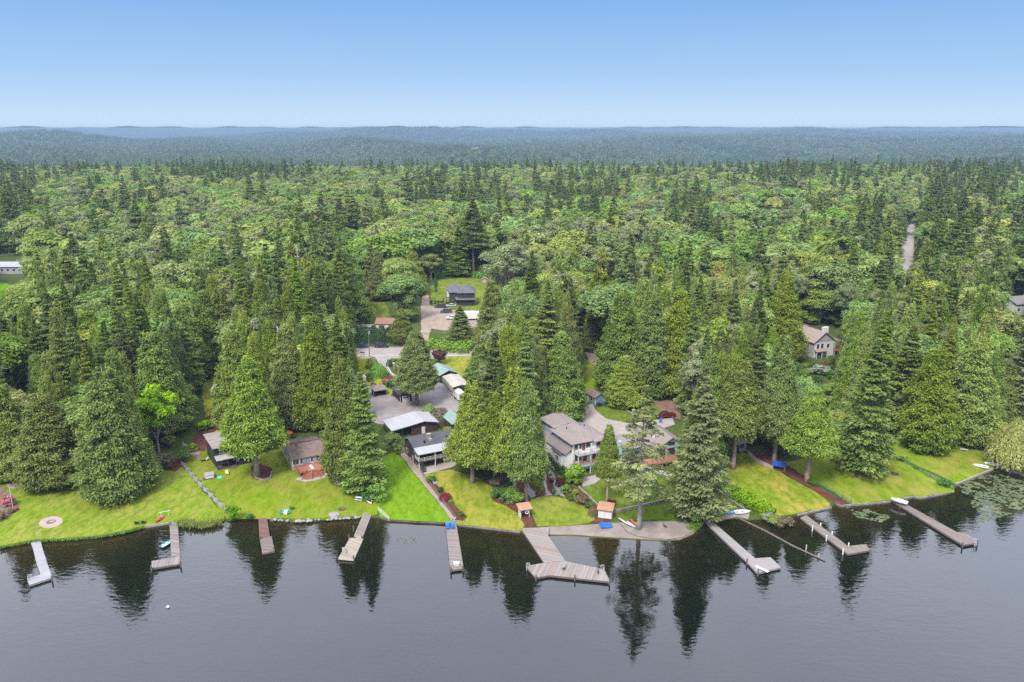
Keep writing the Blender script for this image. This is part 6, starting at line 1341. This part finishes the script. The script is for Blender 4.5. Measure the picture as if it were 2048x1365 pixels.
# ------------------------------------------------------------------ shrubs and hedges
def shrubmesh(nm,seed,ls,lobes,per,clip=False):
    m_=leafmat('shrub_base',(.04,.08,.012),(.15,.24,.03),.2,hv=.2)
    if clip:
        g=np.random.default_rng(seed); n=lobes*per; v=unit(g.normal(0,1,(n,3))); v[:,2]=np.abs(v[:,2]); rad=(1+.05*np.sin(v[:,0]*6)+g.normal(0,.035,n))
        p=v*rad[:,None]; nr=unit(v+g.normal(0,.35,(n,3))); d=unit(np.cross(nr,g.normal(0,1,(n,3)))); s=np.cross(nr,d)
        me=leaf_mesh(nm,p-d*ls*.5,d,s,ls*g.uniform(.7,1.3,n),ls*.8*g.uniform(.7,1.3,n),g.normal(.5,.2,n),m_,.1); return me
    me,_=broadleaf(nm,m_,seed,1.0,1.0,-.95,lobes,per,ls,1.0,(.28,.45)); return me
SHR=[shrubmesh('shrub_leaves',301,.13,20,110),shrubmesh('shrub_leaves',302,.15,16,110),shrubmesh('shrub_leaves',303,.12,24,100)]; BALL=shrubmesh('clipped_leaves',304,.10,20,90,True)
def sm(nm,a,b,hv=.15): return leafmat(nm,a,b,.2,hv=hv)
SC_={'g':sm('shrub_green',(.03,.07,.012),(.10,.19,.025)),'b':sm('shrub_bright',(.075,.15,.01),(.17,.34,.02)),'y':sm('shrub_yellow',(.14,.17,.02),(.27,.31,.04)),'d':sm('shrub_dark',(.018,.042,.012),(.06,.11,.025)),'r':sm('shrub_maroon',(.03,.008,.012),(.10,.025,.035)),'c':sm('shrub_crimson',(.10,.008,.014),(.22,.025,.035)),'p':sm('shrub_pink',(.10,.10,.03),(.55,.16,.19)),'v':sm('shrub_violet',(.05,.06,.05),(.34,.20,.36)),'o':sm('shrub_copper',(.09,.06,.025),(.24,.15,.07)),'w':sm('shrub_pale',(.12,.15,.08),(.33,.37,.25)),'t':sm('shrub_taupe',(.07,.065,.03),(.20,.17,.09)),'R':sm('shrub_rose',(.25,.04,.05),(.55,.13,.14))}
def shrub(px,py,w,h,k,label,clip=False,group=None,nm='shrub'):
    g=at(px,py); s=proj(g.x,g.y,g.z+1)[2]; ca=math.cos(math.atan2(H,g.y)); r=w/2/s; hh=max(.4,(h/s-.35*r)/ca)
    me=BALL if clip else R.choice(SHR)
    e=bpy.data.objects.new(nm,me); COL.objects.link(e); e.location=(g.x,g.y,g.z-.03 if clip else g.z+hh*.42)
    e.scale=(r,r,hh*1.0 if clip else hh*.56); e.rotation_euler=(0,0,R.random()*6.28)
    e.material_slots[0].link='OBJECT'; e.material_slots[0].material=SC_[k]; tag(e,label,'shrub',group); return e
for a in [
 (20,1012,30,26,'R','red flowering shrub under the white flag pole at the left edge'),(32,1022,14,10,'R','small red shrub right of the flag pole base'),(22,1027,16,12,'o','dark coppery shrub below the red flowers at the left edge'),(3,1040,26,20,'o','brown shrub cut by the left edge of the photo'),(12,998,14,10,'g','small green shrub above the red flowers at the left edge'),(2,965,46,40,'d','dark leafy shrub at the left edge above the flower bed'),
 (330,938,50,44,'t','big taupe-pink rhododendron by the top of the zigzag fence'),(372,922,36,38,'g','green shrub behind the top of the zigzag fence'),(410,860,36,24,'b','bright green shrub beside the camper drive'),(385,905,24,22,'b','light green bush left of the dark cabin'),
 (466,1040,36,40,'b','bright leafy bush at the lake end of the zigzag fence'),(500,1038,20,14,'g','low green clump at the shore left of the red-brown dock'),
 (700,985,50,36,'g','dense shrub at the foot of the drooping fir'),(735,985,46,48,'g','tall hedge bush at the bottom of the property line by the slanting dock'),(755,1005,44,46,'b','bright hedge bush closest to the short white lake fence'),(680,970,30,22,'w','pale flowering shrub right of the cottage patio'),(718,960,40,40,'g','dark hedge bush under the drooping fir'),
 (797,908,22,20,'y','yellow-green shrub left of the brown balcony house'),(858,830,30,26,'b','clipped bright green mound in the asphalt yard',1),(879,845,44,36,'t','clipped olive round shrub beside the bright green mound',1),(897,866,26,16,'y','yellow-green mound behind the brown balcony house',1),
 (745,735,26,24,'y','clipped lime block shrub at the drive entrance',1),(757,752,36,30,'b','round bright green shrub below the clipped block',1),(772,770,22,16,'p','pink flowering shrub along the entrance drive'),(785,775,34,22,'g','green rhododendron along the entrance drive'),(737,765,18,22,'d','small dark conical shrub on the yellow verge'),(747,778,16,16,'g','green shrub above the open shed'),(779,733,14,16,'d','clipped dark shrub at the planted island, nearest the drive',1),(797,729,26,14,'d','clipped dark hedge piece at the back of the planted island',1),(796,742,16,14,'t','grey-green shrub beside the entrance pillar'),(815,738,20,14,'g','green shrub at the right end of the planted island'),
 (863,966,24,20,'g','rounded green shrub at the corner of the brown house patio'),(881,984,14,12,'d','small dark green shrub in the border by the rail fence'),(892,1000,26,17,'c','crimson clipped shrub in the border by the rail fence',1),(903,1008,13,12,'y','small yellow-green shrub below the crimson one'),(922,1032,16,12,'g','low green plant by the straight dock gate'),
 (992,972,30,26,'t','mauve-green shrub behind the tall bare cedar trunks'),(1016,972,20,16,'d','clipped dark shrub between the bare cedar trunks',1),(1000,1000,40,30,'g','leafy shrub left of the bright rhododendron'),(1028,1006,46,40,'b','bright glossy rhododendron in the mulch island'),(1068,955,36,22,'r','large dark maroon shrub in the rock garden',1),(1072,972,20,18,'y','yellow-green ball shrub below the large maroon shrub',1),
 (1074,984,9,8,'t','small olive ball in the mulch, left of a pair',1),(1078,991,9,9,'t','small olive ball in the mulch nearest the oval lawn',1),(1087,990,10,9,'o','small coppery ball beside the flagstone path',1),
 (1120,972,20,18,'r','maroon dome shrub right of the flagstone path',1),(1104,966,12,12,'r','small maroon shrub touching the flagstone path'),(1102,952,8,8,'y','little yellow shrub by the river stones'),(1119,958,10,8,'y','little lime shrub under the clipped hedge'),(1131,988,24,22,'b','round bright green shrub in the right border'),(1153,968,48,46,'b','big light green shrub at the corner of the white house'),(1108,985,10,10,'w','pale grey-green cushion at the edge of the path, upper'),(1114,992,12,10,'w','pale grey-green cushion at the edge of the path, lower'),(1124,996,9,7,'y','tiny yellow cushion plant at the oval lawn edge'),
 (1145,1003,22,20,'g','green shrub in the border left of the copper one'),(1163,1008,32,28,'o','large copper azalea in the right border'),(1150,990,16,14,'y','yellow-copper shrub above the copper azalea'),(1178,1016,22,16,'g','low green shrub near the white beach shed'),(1186,1030,20,20,'o','bronze round shrub beside the white beach shed',1),(1222,1012,24,16,'r','dark plant cluster at the foot of the slender conifer'),
 (1375,1036,26,18,'w','pale grasses at the foot of the shaggy grey-green fir'),(1388,1055,22,26,'g','reedy green shrub at the shore end of the gravel beach'),
 (1570,1052,40,24,'t','scrubby waterside bush on the boom, outermost'),(1548,1046,36,22,'y','yellow-green waterside bush on the boom'),(1535,1038,28,18,'w','pale scrubby bush at the root of the boom'),
 (1626,970,22,14,'g','green clump at the foot of the long pale trunk'),(1772,908,18,14,'g','bush on the wire fence, topmost of four'),(1800,922,20,14,'g','bush on the wire fence, second from the top'),(1832,938,12,10,'b','bush on the wire fence, third from the top'),(1892,972,34,18,'g','bushy mound at the lake end of the wire fence'),
 (1597,722,34,36,'v','violet flowering rhododendron beside the grey gabled house'),(1646,735,26,20,'o','orange-brown shrub in front of the grey gabled house'),(1640,748,50,26,'w','grey-white flowering shrub below the grey gabled house'),(1622,714,8,22,'d','narrow dark conical shrub at the grey house corner'),(1672,742,36,34,'d','dark shrub right of the grey gabled house'),(1660,690,20,16,'b','yellow-green shrub behind the grey gabled house'),
 (872,590,10,40,'g','row-end small tree on the dark house lawn edge'),(912,610,10,9,'w','grey-green round shrub by the dark house porch',1),
 (1290,735+70,30,20,'d','dark shrub beside the blue shed drive'),(1342,800,16,12,'d','dark low shrub by the brown utility pole'),(1228,808,14,12,'g','green shrub right of the blue shed'),(1182,690,34,16,'g','green roadside bush by the curved gravel drive'),
 (1740,880,30,24,'g','leafy clump at the edge of the shaggy fir skirt'),(1840,905,40,20,'g','green clump under the wide right cedar'),
 (1592,742,26,22,'g','green shrub below the violet rhododendron'),(1608,752,22,18,'b','light green shrub at the bottom of the grey house garden'),(1625,742,20,18,'d','dark shrub between violet rhododendron and pale flowering shrub'),(1612,735,16,12,'y','yellow-green plant under the narrow conical shrub'),(1660,757,26,20,'g','green shrub right of the grey-white flowering shrub'),(1588,762,24,18,'d','dark shrub at the lower left of the grey house garden'),(1632,764,30,20,'g','green shrub at the foot of the grey house garden'),(1690,676,30,22,'g','green verge bush behind the grey gabled house'),(1676,726,16,14,'o','coppery shrub beside the red deck rail'),
 ]: shrub(*a)
for k,(px,py,w) in enumerate([(1082,940,12),(1086,950,12),(1083,961,14),(1083,969,10),(1083,974,10),(1083,980,10),(1083,986,9)]): shrub(px,py,w,w*.9,'y','clipped lime ball shrub in the row along the flagstone path',True,'lime ball shrubs along the flagstone path')
for k in range(4): shrub(863+k*7,609,7,10,'d','small dark conical shrub in the row at the dark house lawn edge',False,'little conical shrubs along the dark house lawn')
def hedge(label,P,w,h,k,round_=.3,dens=26,ls=.45,nm='hedge',taper=0):
    g=np.random.default_rng(len(label)); W_=[at(*p) for p in P]; c=W_[0]; ps=[];nr=[]
    for a,b_ in zip(W_,W_[1:]):
        L=(b_-a).length; n=int(L*(w+2*h)*dens); t=g.random(n); d=(b_-a)/L; lat=np.array([-d.y,d.x,0]); u=g.uniform(-1,1,n)*(w/2+h)
        x=np.clip(u,-w/2,w/2); drop=np.abs(u)-w/2; z=np.where(drop>0,h-drop,h+.0)
        wob=1+.13*np.sin(t*L*1.9)+.08*np.sin(t*L*4.7+1)
        base=np.array(a)[None]*(1-t)[:,None]+np.array(b_)[None]*t[:,None]
        gz=terr(base[:,0],base[:,1]); p=base+lat*(x*wob*(1-taper*np.clip(z/h,0,1)))[:,None]; p[:,2]=gz+np.maximum(z*wob,.05)+g.normal(0,.07,n)
        ps.append(p+g.normal(0,.09,(n,3))); q=np.where((drop>0)[:,None],lat*np.sign(u)[:,None],np.array([0,0,1.])); nr.append(q)
    p=np.concatenate(ps)-np.array(c); nr=unit(np.concatenate(nr)+g.normal(0,.5,(len(p),3))+np.array([0,0,.2])); n=len(p)
    d=unit(np.cross(nr,g.normal(0,1,(n,3)))); s=np.cross(nr,d); me=leaf_mesh('hedge',p-d*ls*.5,d,s,ls*g.uniform(.6,1.4,n),ls*.8*g.uniform(.6,1.3,n),g.normal(.45,.2,n)+.1*np.sin(p[:,0]*1.3),SC_[k])
    o=link(nm,me,None,None,tuple(c)); tag(o,label,'hedge'); return o
hedge('bright trimmed hedge running down to the lake left of the straw lawn',[(1437,972),(1460,988),(1490,1006),(1520,1024),(1542,1036)],3.0,1.9,'b')
hedge('clipped dark green hedge descending beside the white house steps',[(1099,918),(1115,938),(1130,956),(1138,966)],1.3,1.8,'g',ls=.3,dens=40)
hedge('tall clipped cedar hedge along the road behind the parked cars',[(700,686),(725,686),(760,685),(783,684)],2.6,5.6,'d',ls=.5,taper=.35)
hedge('trimmed green hedge behind the silver benches, up to the willow',[(1905,868),(1935,880),(1965,893),(1990,905)],2.5,2.2,'g')
hedge('low dark hedge behind the mulch island cedars',[(968,955),(990,958),(1015,950),(1030,942)],1.8,1.4,'d',ls=.3)
hedge('wild bright bramble thicket between road and gravel yard',[(852,690),(880,694),(910,697),(945,700)],11,1.5,'b',ls=.8,dens=9,nm='bramble_thicket')
hedge('bramble bank behind the dark house lawn',[(862,553),(900,549),(940,548),(985,556)],9,2.0,'b',ls=.8,dens=8,nm='bramble_thicket')
hedge('overgrown green edge strip under the trees right of the bright lawn',[(690,965),(720,985),(745,1005)],2.4,1.5,'g')
# shore grass, reeds, lily pads
def grass_stuff(name,P,wd,n,k,hmin,hmax,lab):
    g=np.random.default_rng(n); W_=[at(*p) for p in P]; seg=g.integers(0,len(W_)-1,n); t=g.random(n)[:,None]
    A_=np.array([tuple(v) for v in W_]); b=A_[seg]*(1-t)+A_[seg+1]*t; b[:,:2]+=g.normal(0,wd,(n,2)); b[:,2]=terr(b[:,0],b[:,1])-.05
    d=unit(np.stack([g.normal(0,.35,n),g.normal(0,.35,n),np.ones(n)],-1)); s=unit(np.cross(d,g.normal(0,1,(n,3))))
    o=link(name,leaf_mesh(name,b,d,s,g.uniform(hmin,hmax,n),g.uniform(.08,.2,n),g.normal(.5,.2,n),SC_[k],.2)); tag(o,lab,'grass',None,'stuff')
grass_stuff('shore_grass',[(0,1097),(62,1084),(124,1081),(205,1074),(253,1065),(286,1056)],.25,2600,'b',.3,.8,'ragged grass fringe along the left shore')
grass_stuff('reeds',[(362,1046),(380,1050),(410,1053),(440,1045)],.7,1800,'y',.5,1.3,'flowering reeds at the shore between weathered dock and zigzag fence')
grass_stuff('reeds',[(1380,1058),(1392,1056),(1398,1045)],.4,700,'b',.6,1.3,'reeds at the corner of the gravel beach')
grass_stuff('shore_grass',[(545,1038),(600,1041),(650,1039),(720,1034)],.25,1200,'b',.2,.5,'grass tufts along the rocky shore below the cottage lawn')
def pads(name,poly,n,lab,seed,rmin=.15,rmax=.42):
    g=random.Random(seed); xs=[p[0] for p in poly]; ys_=[p[1] for p in poly]; b=MB(); c=0
    while c<n:
        px=g.uniform(min(xs),max(xs)); py=g.uniform(min(ys_),max(ys_))
        if not inpoly(px,py,poly): continue
        p=atz(px,py,0); 
        if pnoise(Vector((p.x/2.6,p.y/2.6,seed)))<g.uniform(-.45,.25): continue
        r=g.uniform(rmin,rmax); z=.012+.01*g.random(); a0=g.random()*6
        b.add([(p.x+r*math.cos(a0+k*.75),p.y+r*math.sin(a0+k*.75),z+.02*g.random()) for k in range(8)],[tuple(range(8))]); c+=1
    o=b.build(name,mat('lily_leaf',(.075,.105,.04),.6,.4,.8,(.24,.22,.12),.4)); tag(o,lab,'plants',None,'stuff')
pads('lily_pads',[(1912,975),(1960,952),(2010,950),(2070,965),(2070,1010),(2000,1035),(1960,1045),(1940,1000)],1100,'broad patch of floating lily pads at the right edge of the lake',3)
pads('lily_pads',[(1695,1016),(1740,1020),(1782,1035),(1760,1045),(1715,1035)],130,'thin scatter of lily pads left of the longest brown dock',4)
pads('lily_pads',[(792,1075),(830,1072),(836,1088),(795,1092)],26,'few pale floating leaves off the bright lawn',5,.1,.25)
# log boom beside the bushes
W_=[atz(1476,1036,.1),atz(1530,1062,.1),atz(1585,1092,.1),atz(1650,1122,.1)]
o=MB().tube(W_,.2,8).build('log_boom',PILE); tag(o,'line of floating logs running out from the waterside bushes','log')
r=empty('jetty_posts',tuple(atz(1612,1101,0)),0,'pale stub post standing at the middle of the log boom','post'); MB().cyl(0,0,-1,1.2,.14,.12).build('shaft',CREAM,r)
r=empty('jetty_posts',tuple(atz(1637,1116,0)),0,'pale stub post near the outer end of the log boom','post'); MB().cyl(0,0,-1,.9,.14,.12).build('shaft',CREAM,r)
# boulders along the cottage shore and the rock garden
def boulders(P,n,lab,smin,smax,seed,wd=.4,group='rocks'):
    g=random.Random(seed); W_=[at(*p) for p in P]
    for k in range(n):
        i=g.randrange(len(W_)-1); p=W_[i].lerp(W_[i+1],g.random()); x=p.x+g.gauss(0,wd); y=p.y+g.gauss(0,wd); s=g.uniform(smin,smax)
        o=bpy.data.objects.new('boulder',g.choice(ROCK)); COL.objects.link(o); o.location=(x,y,tz(x,y)+s*.12); o.scale=(s*g.uniform(.8,1.3),s,s*g.uniform(.55,.8)); o.rotation_euler=(0,0,g.random()*6); tag(o,lab,'rock',group)
def rock(seed):
    bm=bmesh.new(); bmesh.ops.create_icosphere(bm,subdivisions=2,radius=.5)
    for v in bm.verts: v.co*=1+.28*pnoise(v.co*2.2+Vector((seed*3.1,0,0)))
    me=bpy.data.meshes.new('boulder'); bm.to_mesh(me); bm.free(); me.materials.append(mat('boulder_stone',(.30,.28,.265),.9,.35,1.5,(.17,.155,.145),.5,.5)); return me
ROCK=[rock(i) for i in range(4)]
boulders([(541,1039),(597,1043),(649,1040),(722,1035)],34,'grey boulder in the rocky shore below the cottage lawn',.4,.95,5,.2,'boulders along the cottage shore')
boulders([(1047,957),(1056,975),(1068,994)],16,'grey rock in the dry stone stream left of the flagstone path',.35,.8,6,.5,'rocks of the left dry stream')
boulders([(1100,945),(1112,965),(1128,994)],18,'grey rock in the dry stone stream right of the flagstone path',.35,.8,7,.5,'rocks of the right dry stream')
boulders([(1376,1030),(1368,1042),(1378,1056)],9,'grey rock around the grassy point at the foot of the shaggy grey-green fir',.4,.8,8,.3,'rocks around the grassy point')
boulders([(655,1034),(672,1034)],3,'large flat pale boulder at the shore left of the slanting dock',1.4,2.0,9,.3,'large flat shore boulders')
EXPO=1.14; EXPG=2**EXPO; CLOUD=15.4; SUNE=2.8; HAZE=.000125; HAZEC=(.24,.345,.475)
DN=False
# ------------------------------------------------------------------ sky, light, air, camera
W=bpy.data.worlds.new('World'); SC.world=W; W.use_nodes=True; nt=W.node_tree
for n in list(nt.nodes): nt.nodes.remove(n)
out=nt.nodes.new('ShaderNodeOutputWorld')
SUN_EL,SUN_AZ=math.radians(52),math.radians(205)
sky=nd(nt,'ShaderNodeTexSky',sky_type='NISHITA',sun_disc=False,sun_elevation=SUN_EL,sun_rotation=SUN_AZ,altitude=100,air_density=1.0,dust_density=1.5,ozone_density=1.0)
co=nd(nt,'ShaderNodeTexCoord').outputs['Generated']
z=nd(nt,'ShaderNodeSeparateXYZ',{0:co}).outputs[2]
K=1/.10/EXPG
def sk(h,k=1.0): return tuple(c*K*k for c in hexc(h))
low=ramp(nt,math_(nt,'MULTIPLY',z,5.0),[(0,hexc('cfe6fb')),(.10,hexc('c4e0fb')),(.30,hexc('abd0f7')),(.72,hexc('86b6ee')),(1,hexc('7fb0ec'))])
low=mixc(nt,1.0,low,(K,K,K),'MULTIPLY')
cl=noise(nt,nd(nt,'ShaderNodeMapping',{'Vector':co,'Scale':(1.2,1.2,2.5)}).outputs[0],2.2,5,.6)
cloud=mixc(nt,1.0,ramp(nt,cl,[(.3,(.79,.84,1.03)),(.7,(.96,1.0,1.16))]),(CLOUD,CLOUD,CLOUD),'MULTIPLY')
cloud=mixc(nt,.25,cloud,sky.outputs[0])
k=nd(nt,'ShaderNodeMapRange',{'Value':z,'From Min':.17,'From Max':.42},interpolation_type='SMOOTHSTEP').outputs[0]
bg=nd(nt,'ShaderNodeBackground',{'Color':mixc(nt,k,low,cloud),'Strength':.10})
nt.links.new(bg.outputs[0],out.inputs[0])
sl=bpy.data.lights.new('sun','SUN'); sl.energy=SUNE; sl.angle=math.radians(14); sl.color=(1,.96,.90)
so=bpy.data.objects.new('sun',sl); COL.objects.link(so)
dv=Vector((math.sin(SUN_AZ)*math.cos(SUN_EL),math.cos(SUN_AZ)*math.cos(SUN_EL),math.sin(SUN_EL)))
so.rotation_euler=dv.to_track_quat('Z','Y').to_euler(); so.location=dv*60
# even haze in one closed box
m,nt,out=newmat('haze_air')
pv=nd(nt,'ShaderNodeVolumePrincipled',{'Color':(*HAZEC,1),'Density':HAZE,'Anisotropy':0.0})
nt.links.new(pv.outputs[0],out.inputs['Volume'])
hz=MB().box(-15500,15500,-400,17500,-62,91).build('haze',m); tag(hz,kind='stuff')
cam=bpy.data.cameras.new('camera'); co_=bpy.data.objects.new('camera',cam); COL.objects.link(co_)
cam.sensor_width=36; cam.lens=36*F/2048; cam.clip_start=1; cam.clip_end=60000
co_.location=(0,0,H); co_.rotation_euler=(math.radians(90)-PITCH,0,0); SC.camera=co_
SC.view_settings.view_transform='Standard'; SC.view_settings.look='None'; SC.view_settings.exposure=EXPO; SC.view_settings.gamma=1
cy=SC.cycles; cy.max_bounces=6; cy.diffuse_bounces=4; cy.glossy_bounces=3; cy.transmission_bounces=3; cy.transparent_max_bounces=4; cy.volume_bounces=0
cy.use_denoising=DN; cy.denoiser='OPENIMAGEDENOISE'; cy.caustics_reflective=False; cy.caustics_refractive=False
cy.sample_clamp_indirect=6
